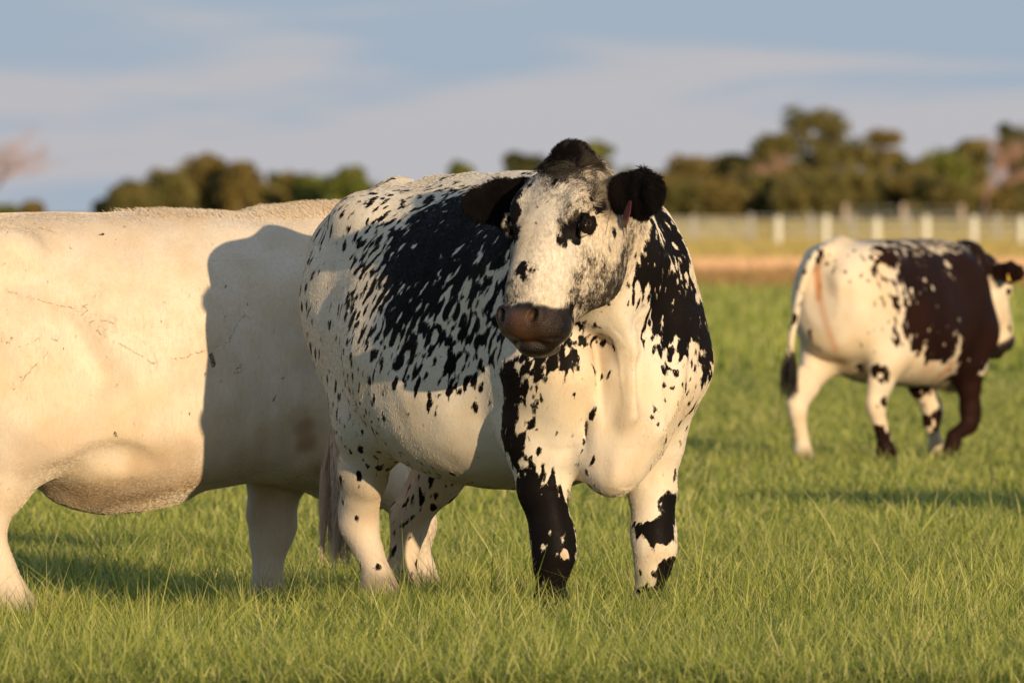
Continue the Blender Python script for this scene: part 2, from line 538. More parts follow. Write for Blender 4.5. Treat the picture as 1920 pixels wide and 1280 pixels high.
class Cow:
    """frame of one animal: local x forward, y to its left"""
    def __init__(s, name, org, f, label, cat='cow', group=None, sc=1.0):
        s.f = np.array([f[0], f[1], 0.0]); s.f /= np.linalg.norm(s.f)
        s.l = np.array([-s.f[1], s.f[0], 0.0])
        s.org = np.array(org, float)
        s.root = empty(name, org, math.atan2(s.f[1], s.f[0]))
        tag(s.root, label, cat, group)
    def to_local_dir(s, d): d = np.asarray(d, float); return np.array([d @ s.f, d @ s.l, d[2]])
    def to_local(s, p): return s.to_local_dir(np.asarray(p, float) - s.org)
    def world(s, p): p = np.asarray(p); return s.org + s.f * p[0] + s.l * p[1] + np.array([0, 0, p[2]])
    def head_frame(s, yaw, pitch, roll=0.0):
        """yaw: heading of the face in the world, degrees from the camera towards picture left"""
        a = R(yaw); p = R(pitch)
        h = np.array([-math.sin(a), -math.cos(a), 0]); z = np.array([0, 0, 1.0])
        v = np.array([math.cos(a), -math.sin(a), 0])
        u = math.cos(p) * h - math.sin(p) * z
        w = math.sin(p) * h + math.cos(p) * z
        if roll:
            r = R(roll); v2 = v * math.cos(r) + w * math.sin(r)
            # roll about the face axis
            w = w * math.cos(r) - v * math.sin(r); v = v2
        return np.array([s.to_local_dir(q) for q in (u, v, w)])
    def ray(s, px, py):
        d = s.to_local_dir(px2dir(px, py)); o = s.to_local(camo.location)
        h = s.bvh.ray_cast(Vector(o), Vector(d))
        return None if h[0] is None else np.array(h[0])
    def skin(s, V, Q, mat, name='body'):
        s.V, s.Q = V, Q
        s.body = mesh_np(name, V, Q, mat, s.root)
        s.bvh = BVHTree.FromPolygons([tuple(v) for v in V.tolist()], Q.tolist())

def rbf(V, pts, base=0.0, wbase=0.02):
    """smooth field through control values in space; pts: (xyz, radius, value)"""
    num = np.full(len(V), base * wbase); den = np.full(len(V), wbase)
    for p, r, val in pts:
        d2 = ((V - p) ** 2).sum(1) / (r * r)
        w = np.exp(-d2)
        num += w * val; den += w
    return num / den

def seg_dist(V, a, b):
    a = np.asarray(a); b = np.asarray(b); ab = b - a
    t = np.clip(((V - a) @ ab) / (ab @ ab), 0, 1)
    return np.linalg.norm(V - a - t[:, None] * ab, axis=1), t

def sstep(x, a, b):
    t = np.clip((x - a) / (b - a), 0, 1); return t * t * (3 - 2 * t)

def coat_mat(name, white=(.74, .66, .55), black=(.0065, .0055, .0055), tilt=30, scale=(43, 43, 19), rough=.62, hair=False, nscale=1.0, tancol=(.36, .20, .095), bk_=.06, hairv=.30):
    m = NT(name, rough, .22)
    P = m.attr('rest', True)
    warp = m.vmath('SCALE', m.noise(P, 9, 2, .5, color=True), scale=.05)
    W = m.vmath('ADD', P, warp)
    Q = m.map(W, scale=(1, 1, 1), rot=(0, R(-tilt), 0))
    Q = m.map(Q, scale=scale)
    n1 = m.noise(Q, 1.0 * nscale, 1.0, .4)
    fine = m.noise(m.map(P, scale=(420, 420, 120), rot=(0, R(-tilt), 0)), 1.0, 2, .6)
    edge = m.math('MULTIPLY', m.math('SUBTRACT', fine, .5), .16)
    v = m.math('ADD', n1, edge)
    dens = m.attr('dens')
    thr = m.math('MULTIPLY_ADD', dens, -.53, .79)
    dd = m.math('SUBTRACT', v, thr)
    mask = m.step(dd, -.032, .034)
    # loose round dots where the coat is mostly white
    vor = m.node('ShaderNodeTexVoronoi'); vor.inputs['Scale'].default_value = .62
    vor.inputs['Randomness'].default_value = .95
    m.l.new(m.vmath('ADD', Q, m.vmath('SCALE', m.noise(Q, 1.6, 2, .6, color=True), scale=.55)), vor.inputs['Vector'])
    vs_ = m.node('ShaderNodeSeparateXYZ'); m.l.new(vor.outputs['Color'], vs_.inputs[0])
    rad_ = m.math('MULTIPLY_ADD', vs_.outputs['Y'], .17, .17)
    dot = m.step(m.math('SUBTRACT', m.math('ADD', vor.outputs['Distance'], edge), rad_), -.03, .03, 1, 0)
    dot = m.math('MULTIPLY', dot, m.step(m.math('SUBTRACT', vs_.outputs['X'], m.math('MULTIPLY', dens, 1.9)), -.02, .0, 1, 0))
    mask = m.math('MAXIMUM', mask, dot)
    # roan: single dark hairs mixed into the white
    rf = m.noise(m.map(P, scale=(210, 210, 90)), 1.0, 3, .7)
    rc = m.noise(P, 34, 3, .6)
    roan = m.math('ADD', m.math('MULTIPLY', m.math('SUBTRACT', rf, .5), .9), m.math('MULTIPLY', m.math('SUBTRACT', rc, .5), .75))
    roan = m.math('ADD', roan, m.math('MULTIPLY_ADD', m.attr('roan'), 1.0, -.54))
    rmask = m.step(roan, -.10, .16)
    rmask = m.math('MULTIPLY', rmask, m.step(m.attr('roan'), .02, .2))
    mask = m.math('MAXIMUM', mask, m.math('MULTIPLY', rmask, .93))
    mask = m.math('MAXIMUM', mask, m.attr('solid'))
    big = m.noise(P, 5, 4, .6)
    fine2 = m.noise(m.map(P, scale=(130, 130, 34), rot=(0, R(-tilt), 0)), 1.0, 4, .7)
    wh = m.mix(m.step(big, .35, .7), white, tuple(c * k for c, k in zip(white, (.93, .86, .74))))
    wh = m.mix(m.math('MULTIPLY', m.step(fine2, .42, .70), hairv), wh, tuple(c * k for c, k in zip(white, (.80, .72, .60))))
    gz_ = m.noise(m.map(P, scale=(120, 120, 55)), 1.0, 4, .75)
    gf = m.math('MULTIPLY', m.step(gz_, .38, .62), m.math('MULTIPLY', m.attr('roan'), 2.0, clamp=True))
    wh = m.mix(m.math('MULTIPLY', gf, .8), wh, (.17, .135, .105))
    wh = m.mix(m.attr('tan'), wh, tancol)
    wh = m.mix(m.attr('dirt'), wh, (.12, .085, .05))
    bk = m.mix(m.step(big, .3, .75), black, tuple(c * k for c, k in zip(black, (1.7, 1.4, 1.3))))
    col = m.mix(mask, wh, bk)
    muz = m.attr('muz')
    mcol = m.mix(m.attr('tan'), (.008, .006, .005), (.115, .055, .030))
    mcol = m.mix(m.step(m.noise(P, 45, 4, .6), .35, .7, .0, .35), mcol, (.035, .020, .014))
    col = m.mix(muz, col, mcol)
    m.color(col)
    sp = m.math('MULTIPLY_ADD', mask, -.15, .20)
    sp = m.math('MULTIPLY_ADD', muz, .15, sp)
    m.l.new(sp, m.bsdf.inputs['Specular IOR Level'])
    ro = m.math('MULTIPLY_ADD', muz, -(rough - .40), rough)
    ro = m.math('MULTIPLY_ADD', mask, -.10, ro)
    m.l.new(ro, m.bsdf.inputs['Roughness'])
    if not hair:
        b1 = m.bump(m.noise(m.map(P, scale=(150, 150, 45)), 1.0, 3, .6), bk_, .004)
        b2 = m.bump(m.noise(P, 11, 2, .5), .10, .012, b1)
        b3 = m.bump(m.math('MULTIPLY', m.noise(P, 260, 2, .5), muz), .9, .004, b2)
        m.bsdf.inputs['Sheen Weight'].default_value = .0
        m.bsdf.inputs['Sheen Roughness'].default_value = .5
    return m.m

def fur(cow, n, length, comb, mat, lift=.45, radius=.0007, weight=None, curl=0.0, seed=3, name='coat_hair', only=None):
    """short hair as real strands growing from the skin"""
    r = np.random.default_rng(seed)
    V, Q = cow.V, cow.Q
    a, b, c, d = [V[Q[:, i]] for i in range(4)]
    nr = np.cross(c - a, d - b); ar = np.linalg.norm(nr, axis=1); nr = nr / np.maximum(ar, 1e-9)[:, None]
    w = ar.copy()
    if weight is not None: w = w * weight[Q].mean(1)
    cdf = np.cumsum(w); cdf /= cdf[-1]
    fi = np.minimum(np.searchsorted(cdf, r.random(n)), len(Q) - 1)
    s_, t_ = r.random((2, n, 1))
    p = (a[fi] * (1 - s_) + b[fi] * s_) * (1 - t_) + (d[fi] * (1 - s_) + c[fi] * s_) * t_
    N = nr[fi]
    C = comb(p, N)
    C = C + r.normal(0, .28, (n, 3)) + curl * np.sin(p * 55 + np.array([0, 2, 4])) 
    C = C - N * (C * N).sum(1)[:, None]; C /= np.maximum(np.linalg.norm(C, axis=1), 1e-6)[:, None]
    L = (length(p, N, Q[fi, 0]) if callable(length) else np.full(n, length)) * r.uniform(.6, 1.25, n)
    K = 4
    pts = np.zeros((n, K, 3))
    for k in range(K):
        t = k / (K - 1)
        pts[:, k] = p + (N * (lift * (t - .45 * t * t))[..., None] if False else N * (lift * (t - .4 * t * t))) * L[:, None] + C * (t * (1 - lift * .3)) * L[:, None] - N * .001
    hc = bpy.data.hair_curves.new(name)
    hc.add_curves([K] * n)
    hc.attributes['position'].data.foreach_set('vector', pts.astype(np.float32).ravel())
    ra = hc.attributes.get('radius') or hc.attributes.new('radius', 'FLOAT', 'POINT')
    ra.data.foreach_set('value', np.tile(np.array([1, .9, .65, .15], np.float32) * radius, n))
    def cset(nm, val):
        q = hc.attributes.new(nm, 'FLOAT', 'CURVE'); q.data.foreach_set('value', val.astype(np.float32))
    for nm, arr in cow.attrs.items(): cset(nm, arr[Q[fi, 0]])
    q = hc.attributes.new('rest', 'FLOAT_VECTOR', 'CURVE'); q.data.foreach_set('vector', p.astype(np.float32).ravel())
    hc.materials.append(mat)
    o = bpy.data.objects.new(name, hc)
    COL.objects.link(o); o.parent = cow.root
    return o

def set_attrs(cow, **kw):
    cow.attrs = {}
    for k in ('dens', 'roan', 'solid', 'muz', 'tan', 'dirt'):
        arr = kw.get(k, np.zeros(len(cow.V)))
        cow.attrs[k] = np.asarray(arr, np.float32)
        fattr(cow.body, k, arr)
    vattr(cow.body, 'rest', cow.V)

def vnoise(P, f, seed=0):
    """smooth value noise in space"""
    P = P * f + 37.1 * seed
    i = np.floor(P).astype(np.int64); t = P - i; t = t * t * (3 - 2 * t)
    def hsh(a, b, c):
        n = (a * 73856093) ^ (b * 19349663) ^ (c * 83492791) ^ (seed * 2654435)
        n = (n * 1103515245 + 12345) & 0x7fffffff
        n = (n ^ (n >> 13)) * 1274126177 & 0x7fffffff
        return n / 0x7fffffff * 2 - 1
    o = 0
    for a in (0, 1):
        for b in (0, 1):
            for c in (0, 1):
                w = (t[:, 0] if a else 1 - t[:, 0]) * (t[:, 1] if b else 1 - t[:, 1]) * (t[:, 2] if c else 1 - t[:, 2])
                o = o + w * hsh(i[:, 0] + a, i[:, 1] + b, i[:, 2] + c)
    return o

def relief(V, Q, amp):
    """loose skin and muscle: push the surface in and out a little"""
    a, b, c, d = [V[Q[:, i]] for i in range(4)]
    n = np.cross(c - a, d - b)
    N = np.stack([sum(np.bincount(Q[:, k], n[:, j], len(V)) for k in range(4)) for j in range(3)], 1)
    N /= np.maximum(np.linalg.norm(N, axis=1), 1e-12)[:, None]
    return V + N * (amp(V, N) if callable(amp) else amp)[:, None]
# ------------------------------------------------------------------ spotted cow in the middle
m_hoof = simple('hoof_horn', (.05, .042, .035), .6, .3, .3, 60)
m_eye = simple('eye_dark', (.016, .007, .005), .08, .8)
m_plain = simple('plain', (.7, .62, .52), .8)

spot = Cow('cow', (.025, 35.17, 0), (.54, -.842), 'white cow with black speckled patches facing the camera, in front of the cream cow')
Mh = spot.head_frame(40, 60)
# poll in the world
hp = spot.to_local((.178, 34.27, 1.392))
S = Sdf(axis_coords(-1.02, 1.32, .0105, hp[0] - .25, hp[0] + .42, .0048),
        axis_coords(-.85, .50, .0105, hp[1] - .42, hp[1] + .22, .0048),
        axis_coords(.04, 1.52, .0105, .82, 1.45, .0048))
tick('grid %s' % (S.F.shape,))
AX = np.eye(3)
# trunk: x, half width, top, bottom, skew (positive: wider below)
S.loft([(-.945, .12, 1.17, .84, -.05), (-.905, .20, 1.25, .70, -.08), (-.82, .265, 1.305, .62, -.10), (-.68, .305, 1.335, .56, -.08),
        (-.50, .350, 1.345, .50, .04), (-.32, .395, 1.345, .435, .14), (-.12, .405, 1.345, .405, .16), (.08, .385, 1.352, .405, .14),
        (.26, .330, 1.362, .43, .04), (.42, .278, 1.365, .46, -.06), (.55, .235, 1.340, .48, -.10), (.66, .205, 1.27, .52, -.08), (.74, .12, 1.12, .60, 0)],
       AX, (0, 0, 0), .03, 2.25)
# hips, pins, tail head
for sg in (-1, 1):
    S.ell((-.55, sg * .215, 1.235), (.12, .07, .06), .12)
    S.ell((-.88, sg * .13, 1.12), (.07, .06, .08), .08)
    S.ell((.38, sg * (.250 if sg < 0 else .200), .96), (.20, .070, .26), .10)          # shoulder blade
    S.ell((.55, sg * (.215 if sg < 0 else .178), .80), (.12, .10, .14), .10)            # point of the shoulder
S.cap((-.70, 0, 1.31), (-.90, 0, 1.27), .05, .035, .06)
S.cap((-.5, 0, 1.335), (.35, 0, 1.355), (.03, .04), (.03, .05), .06, (0, 0, 1))
# neck: withers to head, bent to the animal's right
n0 = v3(.40, .0, 1.08); n2 = hp + Mh[0] * .09 - Mh[2] * .13
n1 = (n0 + n2) / 2 + v3(.07, .03, -.055)
S.cap(n0, n1, (.265, .175), (.215, .145), .08, (0, 0, 1))
S.cap(n1, n2, (.215, .145), (.155, .115), .06, (0, 0, 1))
# left neck mass towards the shoulder
S.cap((.50, .085, 1.06), (.53, .135, .84), (.16, .09), (.13, .12), .12, (1, 0, 0))
# throat, dewlap and brisket
th = hp + Mh[0] * .20 - Mh[2] * .25
S.cap(th, (.735, -.10, .84), (.052, .034), (.055, .028), .05, (1, 0, 0))
S.cap((.735, -.10, .88), (.735, -.085, .64), (.050, .022), (.042, .019), .03, (1, 0, 0))
S.cap((.70, -.165, .86), (.70, -.14, .60), (.03, .016), (.02, .012), .04, (1, 0, 0), 's')
S.ell((.58, -.045, .55), (.16, .115, .115), .12)
for a_, b_, r_ in (((.64, -.20, .78), (.60, -.135, .56), .016), ((.66, .06, .80), (.64, .03, .56), .012)):
    S.cap(a_, b_, r_, r_, .05, (1, 0, 0), 's')
S.ell((.63, -.075, .455), (.07, .045, .05), .10)
P, V_ = head(S, hp, Mh, 1.0, ears=((.34, .27, (.45, 0, .9), 1.06), (.13, .24, (.45, -.35, .82), 1.12)))
S.ell(P(-.030, -.012, .005), (.036, .046, .036), .05, Mh)
SPOT_EARS = list(EARS)
# legs
fr = spot.to_local
foreleg(S, (.50, -.245, .80), (.42, -.215, .58), (.47, -.185, .225), (.46, -.185, .075), (.485, -.185, 0), 1.0, 1.12)
foreleg(S, (.50, .195, .80), (.43, .195, .58), (.47, .18, .225), (.46, .175, .075), (.485, .175, 0), 1.0, 1.12)
hindleg(S, (-.68, -.17, 1.00), (-.52, -.21, .62), (-.735, -.125, .30), (-.65, -.11, .09), (-.61, -.11, 0), 1.0, 1.08)
hindleg(S, (-.68, .17, 1.00), (-.53, .20, .60), (-.86, .14, .29), (-.86, .11, .09), (-.83, .11, 0), 1.0, 1.05)
tick('sdf')
V, Q = S.mesh(2)
def amp_s(V, N):
    u = (V - hp) @ Mh.T
    head_ = (u[:, 2] > -.32) & (np.abs(u[:, 1]) < .22) & (u[:, 0] > -.1) & (u[:, 0] < .65)
    body = 1.0 - .75 * head_
    rib = .0004 * np.sin((V[:, 0] + .10 * V[:, 2]) * 2 * math.pi / .085) * sstep(-np.abs(V[:, 0] + .05), -.38, -.20) * sstep(np.abs(N[:, 1]), .5, .9)
    chest = sstep(V[:, 0], .35, .6) * sstep(N[:, 0], .2, .7) * (V[:, 2] > .42)
    fold = .006 * vnoise(V * np.array([1, 2.6, .55]), 11, 3) * chest
    return body * (.0042 * vnoise(V, 7, 1) + .0022 * vnoise(V, 16, 2)) + rib + fold * body
V = relief(V, Q, amp_s)
tick('mesh %d' % len(V))
spot.skin(V, Q, m_plain)
for sg in (-1, 1):
    c = P(.207, sg * .1345, .001)
    uv_ball('eye', c, (.0235, .0235, .0235), m_eye, spot.root)
for p in ((.485, -.185), (.485, .175), (-.61, -.11), (-.83, .11)):
    hoof_mesh('hoof', (p[0], p[1], 0.0), 0, 1.05, m_hoof, spot.root)

PTS = [(860,420,.07,1.05),(800,430,.07,.98),(760,470,.06,.88),(820,480,.07,.95),(850,440,.06,1.05),(800,450,.05,.95),(780,500,.04,.85),(880,470,.07,.88),(930,440,.06,.85),(780,530,.07,.92),(740,560,.05,.8),
 (830,550,.07,.62),(880,560,.06,.58),(930,520,.05,.58),(770,600,.05,.78),(820,620,.05,.58),(870,620,.05,.57),(920,620,.05,.5),(700,430,.05,.50),(680,470,.04,.52),
 (665,580,.035,.55),(700,520,.04,.6),(690,620,.04,.42),(700,380,.04,.36),(740,370,.04,.36),(790,360,.04,.38),(840,360,.04,.55),(660,420,.04,.30),(720,690,.04,.45),
 (770,690,.04,.52),(820,700,.04,.4),(850,720,.04,.42),(890,700,.04,.40),(830,750,.035,.36),(740,740,.04,.28),(780,790,.05,.15),(870,800,.06,.0),(850,850,.08,0),
 (750,800,.05,.05),(920,850,.08,0),(650,650,.03,.3),(660,720,.03,.3),
 (600,450,.05,.30),(590,520,.05,.18),(620,600,.06,.18),(600,650,.06,.14),(640,400,.04,.28),(640,500,.03,.1),(650,800,.05,.30),(680,850,.04,.38),(700,880,.04,.36),(620,760,.04,.2),
 (690,930,.04,.1),(700,1000,.05,0),(720,1100,.05,.0),(720,355,.03,.15),(800,340,.03,.05),(900,327,.04,.05),(800,970,.04,.3),
 (1225,375,.03,1.0),(1232,400,.03,.95),(1215,430,.03,.9),(1210,460,.03,.9),(1250,440,.04,.85),(1275,480,.03,.78),(1225,540,.03,.9),(1230,500,.05,1.05),(1260,520,.04,.72),(1280,540,.03,.66),(1240,580,.05,1.0),(1290,600,.05,1.05),(1320,620,.04,1.05),(1250,640,.035,.85),
 (1225,590,.03,.6),(1210,560,.03,.42),(1300,650,.03,.5),(1323,690,.025,.7),(1305,760,.02,.4),(1190,620,.04,.05),(1210,640,.03,.3),(1260,700,.04,.32),(1290,740,.04,.28),(1240,760,.05,.2),(1200,700,.05,.02),
 (1160,750,.05,.06),(1180,850,.06,0),(1130,700,.04,.26),(1110,660,.03,.32),(1100,740,.04,.2),(1085,860,.03,.25),(1060,640,.04,.6),(1020,655,.04,1.1),(980,645,.04,1.15),(1000,670,.03,1.0),(1050,665,.03,.75),
 (1010,695,.03,.72),(985,705,.03,.78),(958,720,.03,1.15),(1040,720,.03,.22),(1050,760,.04,.12),(1010,760,.03,.33),(955,780,.025,1.2),(962,830,.03,1.0),(980,865,.025,.7),
 (1000,800,.03,.22),(1040,820,.04,.1),(1010,870,.03,.42),(995,905,.03,.95),(1030,910,.03,.65),(1055,880,.03,.2),(1000,950,.04,1.1),(1040,960,.03,1.1),(1066,950,.015,.5),
 (1072,920,.015,.1),(1040,1005,.04,.95),(1055,1040,.014,.45),(1084,1020,.01,.15),(1040,1075,.04,1.1),(1050,1120,.05,1.2),
 (1270,870,.03,.3),(1240,870,.04,.1),(1220,920,.03,.1),(1272,915,.02,.7),(1255,950,.025,1.1),(1235,995,.026,1.1),(1213,960,.02,.05),(1203,995,.013,.6),(1205,1035,.02,.0),
 (1238,1035,.017,.1),(1252,1070,.025,1.0),(1230,1070,.014,.7),(1216,1090,.014,.1),(1245,1120,.035,1.1)]
ctl = []
for px, py, r_, v_ in PTS:
    h = spot.ray(px, py)
    if h is not None: ctl.append((h, r_, v_))
V = spot.V
# far side of the body, never seen in the photograph: a similar patch
for x_, z_, r_, v_ in ((-.2, 1.1, .2, .7), (.15, 1.0, .2, .72), (-.45, 1.1, .15, .45), (-.1, .75, .12, .3), (-.7, .9, .2, .15), (.3, .7, .1, .4)):
    ctl.append((v3(x_, .38, z_), r_, v_))
hu = (V - hp) @ Mh.T                                   # coordinates in the head frame
inh = (hu[:, 2] > -.32) & (np.abs(hu[:, 1]) < .19) & (hu[:, 0] < .65)
inhead = sstep(hu[:, 2] + .34 + .0 * hu[:, 0], -.02, .04) * (np.abs(hu[:, 1]) < .19) * (hu[:, 0] > -.09) * (hu[:, 0] < .62)
e1, t1 = seg_dist(V, EARS[0][0], EARS[0][1]); e2, t2 = seg_dist(V, EARS[1][0], EARS[1][1])
ear = np.maximum(sstep(-e1, -.10, -.075) * (t1 > .02), sstep(-e2, -.10, -.075) * (t2 > .02))
ear = np.maximum(sstep(-e1, -.095, -.07) * sstep(t1, .0, .15), sstep(-e2, -.095, -.07) * sstep(t2, .0, .15))
dens = rbf(V, ctl, .25, .01)
hc_ = []
for px, py, r_, v_ in [(1068,432,.018,.88),(1057,450,.015,.72),(1098,420,.020,1.1),(1080,445,.014,.9),(1118,390,.012,.75),(1106,398,.010,.35),(1140,405,.02,.1),(1060,395,.02,.35),(1030,420,.03,0),(1020,350,.03,.1),
    (1070,285,.03,.85),(1040,295,.025,.7),(1100,295,.025,.5),(1120,330,.03,.15),(1060,340,.03,.1),(1090,360,.03,.1),(1150,330,.015,.9),(1000,325,.015,.8),(963,400,.015,1.0),(968,440,.015,1.0),(966,370,.015,.7),(984,505,.018,.74),
    (978,478,.012,.25),(1000,460,.03,0),(1040,500,.04,0),(1030,540,.03,0),(1120,460,.03,.05),(1150,450,.03,.1),(1170,430,.02,.2),(1180,480,.03,.0),(1150,520,.04,.1),(1100,540,.04,.1),
    (1080,580,.03,.45),(1060,600,.02,.3),(1120,600,.03,.1),(1190,540,.03,.05),(1145,385,.014,.2),(1152,360,.014,.9)]:
    h = spot.ray(px, py)
    if h is not None: hc_.append((h, r_, v_))
hd = rbf(V, hc_, .05, .01)
front = inhead
eyed = np.minimum(np.linalg.norm(V - P(.207, -.134, 0), axis=1), np.linalg.norm(V - P(.207, .134, 0), axis=1))
dens = dens * (1 - front) + hd * front
dens = np.maximum(dens, 1.15 * sstep(-eyed + .006 * vnoise(V, 60, 2), -.036, -.028))
roan = rbf(V, [(spot.ray(a, b), c, d) for a, b, c, d in [(1140,560,.04,.75),(1165,505,.035,.68),(1130,530,.03,.6),(1090,600,.03,.75),(1075,560,.02,.6),(1100,510,.03,.5),(1190,500,.02,.3),(1160,590,.02,.4),
    (1100,625,.02,.6),(1060,300,.04,.95),(1040,320,.03,.85),(1100,340,.03,.62),(1060,370,.03,.45),(1120,440,.03,.3),(1030,480,.04,.2),(1000,420,.04,.15),(980,470,.03,.3),(1060,400,.03,.5),(1030,400,.03,.2),(990,520,.02,.5),(1040,540,.03,.2),
    (1020,340,.03,.55),(1000,370,.03,.35),(1010,450,.04,.25),(1020,520,.04,.28),(1120,500,.03,.55),(1180,540,.03,.45),(1150,440,.03,.35),(1150,470,.03,.3),(1050,480,.03,.2),(1200,470,.02,.35)] if spot.ray(a, b) is not None], .55, .01) * front
eyeo = np.minimum(np.linalg.norm(V - P(.225, -.108, .028), axis=1), np.linalg.norm(V - P(.225, .108, .028), axis=1))
roan = np.maximum(roan, front * .74 * sstep(-eyeo - .022 * vnoise(V, 45, 9) - .012 * vnoise(V, 110, 4), -.075, -.02))
# bare nose: in head coordinates
jit = .006 * np.sin(hu[:, 1] * 60) + .003 * np.sin(hu[:, 1] * 170 + 1)
hz_ = -.866 * hu[:, 0] + .5 * hu[:, 2]; hf_ = .5 * hu[:, 0] + .866 * hu[:, 2]
nose = sstep(-hz_ + jit - .25 * np.maximum(np.abs(hu[:, 1]) - .07, 0), .404, .416) * sstep(hf_ + jit, .105, .122)
muz = nose * inh * (hu[:, 0] < .7)
mtan = (np.exp(-((hu[:, 1] - .015) / .055) ** 2) * .75 + .05) * sstep(hz_, -.545, -.50) * sstep(hf_, .15, .22) * sstep(-hz_, .415, .44)
solid = np.maximum(ear, 0)
tan = np.clip(sstep(-V[:, 2], -.55, -.40) * .22 * (V[:, 0] < .3), 0, 1)
tan = np.maximum(tan, rbf(V, [(spot.ray(a, b), c, d) for a, b, c, d in [(1052,1040,.015,.5),(1150,880,.05,.22),(1190,800,.04,.2),(1130,640,.04,.35),(1235,1035,.02,.3)] if spot.ray(a, b) is not None], 0, .05))
for sg in (-1, 1):
    nc_ = P(*[.5 * .262 - .866 * -.442, sg * .068, .866 * .262 + .5 * -.442])
    mtan = mtan * sstep(np.linalg.norm(V - nc_, axis=1), .014, .028)  # nostril holes painted darker so they look deep
tan = tan * (1 - muz) + mtan * muz
dirt = sstep(-V[:, 2], -.16, -.10) * .6
set_attrs(spot, dens=dens, roan=roan, solid=solid, muz=muz, tan=tan, dirt=dirt)
m_coat = coat_mat('speckled_coat')
spot.body.data.materials.clear(); spot.body.data.materials.append(m_coat)
m_coath = coat_mat('speckled_hair', hair=True)
tick('spot')
def comb_spot(p, N):
    C = np.tile(np.array([[-.55, 0, -.83]]), (len(p), 1))
    q = (p - hp) @ Mh.T
    isf = ((q[:, 2] > -.30) & (np.abs(q[:, 1]) < .16) & (q[:, 0] > -.08))
    out = (np.sign(q[:, 1]) * .5)[:, None] * Mh[1] + Mh[0] * np.where(q[:, 0] < .2, -.6, .5)[:, None] - Mh[2] * .3
    C[isf] = out[isf]
    return C
headw = (hu[:, 2] > -.34) & (np.abs(hu[:, 1]) < .4) & (hu[:, 0] > -.1) & (hu[:, 0] < .62)
vis = 1.0 - muz
vis = vis * np.where(seg_dist(V, P(.206, -.134, 0), P(.207, -.134, 0))[0] < .027, 0, 1) * np.where(seg_dist(V, P(.206, .134, 0), P(.207, .134, 0))[0] < .027, 0, 1)
earw = ear > .3
if HAIR:
    fur(spot, 260000, lambda p, N, i: np.where(earw[i], .020, .011), comb_spot, m_coath, .24, .0007, vis * np.where(headw, 2.2, 1.0))
    # curly tuft on the poll and woolly ears
    poll = sstep(-np.linalg.norm(hu - np.array([-.02, 0, -.01]), axis=1), -.12, -.05)
    fur(spot, 9000, .030, comb_spot, m_coath, .75, .0006, poll * vis, 1.1, 5, 'poll_tuft')
    fur(spot, 30000, .024, comb_spot, m_coath, .85, .0007, ear, .3, 6, 'ear_hair')
tick('spot fur')
# ------------------------------------------------------------------ tails
def tail(cow, pts, mat, hmat, sc=1.0, t_lo=.62, rad=(.030, .022, .018, .014, .012), swl=.34, n=2600, seed=1, vals=None):
    """fleshy tail with a switch of long hair at its end"""
    pts = [v3(*p) for p in pts]
    tt = np.linspace(0, len(pts) - 1, 40)
    P_ = np.array([[np.interp(t, range(len(pts)), [p[d] for p in pts]) for d in range(3)] for t in tt])
    for _ in range(3): P_[1:-1] = (P_[:-2] + P_[2:] + 2 * P_[1:-1]) / 4
    rr = np.interp(tt, np.linspace(0, len(pts) - 1, len(rad)), rad) * sc
    vs, fs = [], []
    m_ = 12
    for i, p in enumerate(P_):
        t = P_[min(i + 1, 39)] - P_[max(i - 1, 0)]; t /= np.linalg.norm(t)
        a = np.cross(t, (0, 1, 0)); a /= np.linalg.norm(a); b = np.cross(t, a)
        for j in range(m_):
            th = 2 * math.pi * j / m_
            vs.append(p + rr[i] * (a * math.cos(th) + b * math.sin(th)))
    for i in range(39):
        for j in range(m_):
            k = (j + 1) % m_
            fs.append((i * m_ + j, i * m_ + k, (i + 1) * m_ + k, (i + 1) * m_ + j))
    o = mesh_np('tail', vs, fs, mat, cow.root)
    for k in ('dens', 'roan', 'solid', 'muz', 'tan', 'dirt'):
        fattr(o, k, np.full(len(vs), (vals or {}).get(k, 0.0)))
    vattr(o, 'rest', np.array(vs))
    # switch
    r = np.random.default_rng(seed)
    K = 7
    t0 = r.uniform(t_lo, 1.0, n)
    base = np.array([np.interp(t0 * 39, range(40), P_[:, d]) for d in range(3)]).T
    ang = r.uniform(0, 2 * math.pi, n)
    off = np.stack([np.cos(ang), np.sin(ang), np.zeros(n)], 1)
    L = swl * sc * r.uniform(.55, 1.1, n)
    q = np.zeros((n, K, 3))
    clump = np.round(ang * 2.2)
    for k in range(K):
        t = k / (K - 1)
        spread = .012 + .055 * t * (1 - .45 * t)
        q[:, k] = base + off * (spread * sc * r.uniform(.5, 1.0, n))[:, None] * 1.0
        q[:, k, 2] -= L * t
        q[:, k, 0] += .02 * t * np.sin(clump * 1.7) + .012 * np.sin(t * 5 + clump)
        q[:, k, 1] += .02 * t * np.cos(clump * 2.3) + .010 * np.sin(t * 4 + clump * 2)
    q[:, 1:] = .5 * q[:, 1:] + .5 * q[:, 1:]
    hc = bpy.data.hair_curves.new('tail_hair')
    hc.add_curves([K] * n)
    hc.attributes['position'].data.foreach_set('vector', q.astype(np.float32).ravel())
    ra = hc.attributes.get('radius') or hc.attributes.new('radius', 'FLOAT', 'POINT')
    ra.data.foreach_set('value', np.tile(np.linspace(.0011, .0004, K).astype(np.float32), n))
    hc.materials.append(hmat)
    h = bpy.data.objects.new('tail_hair', hc); COL.objects.link(h); h.parent = cow.root
    return o

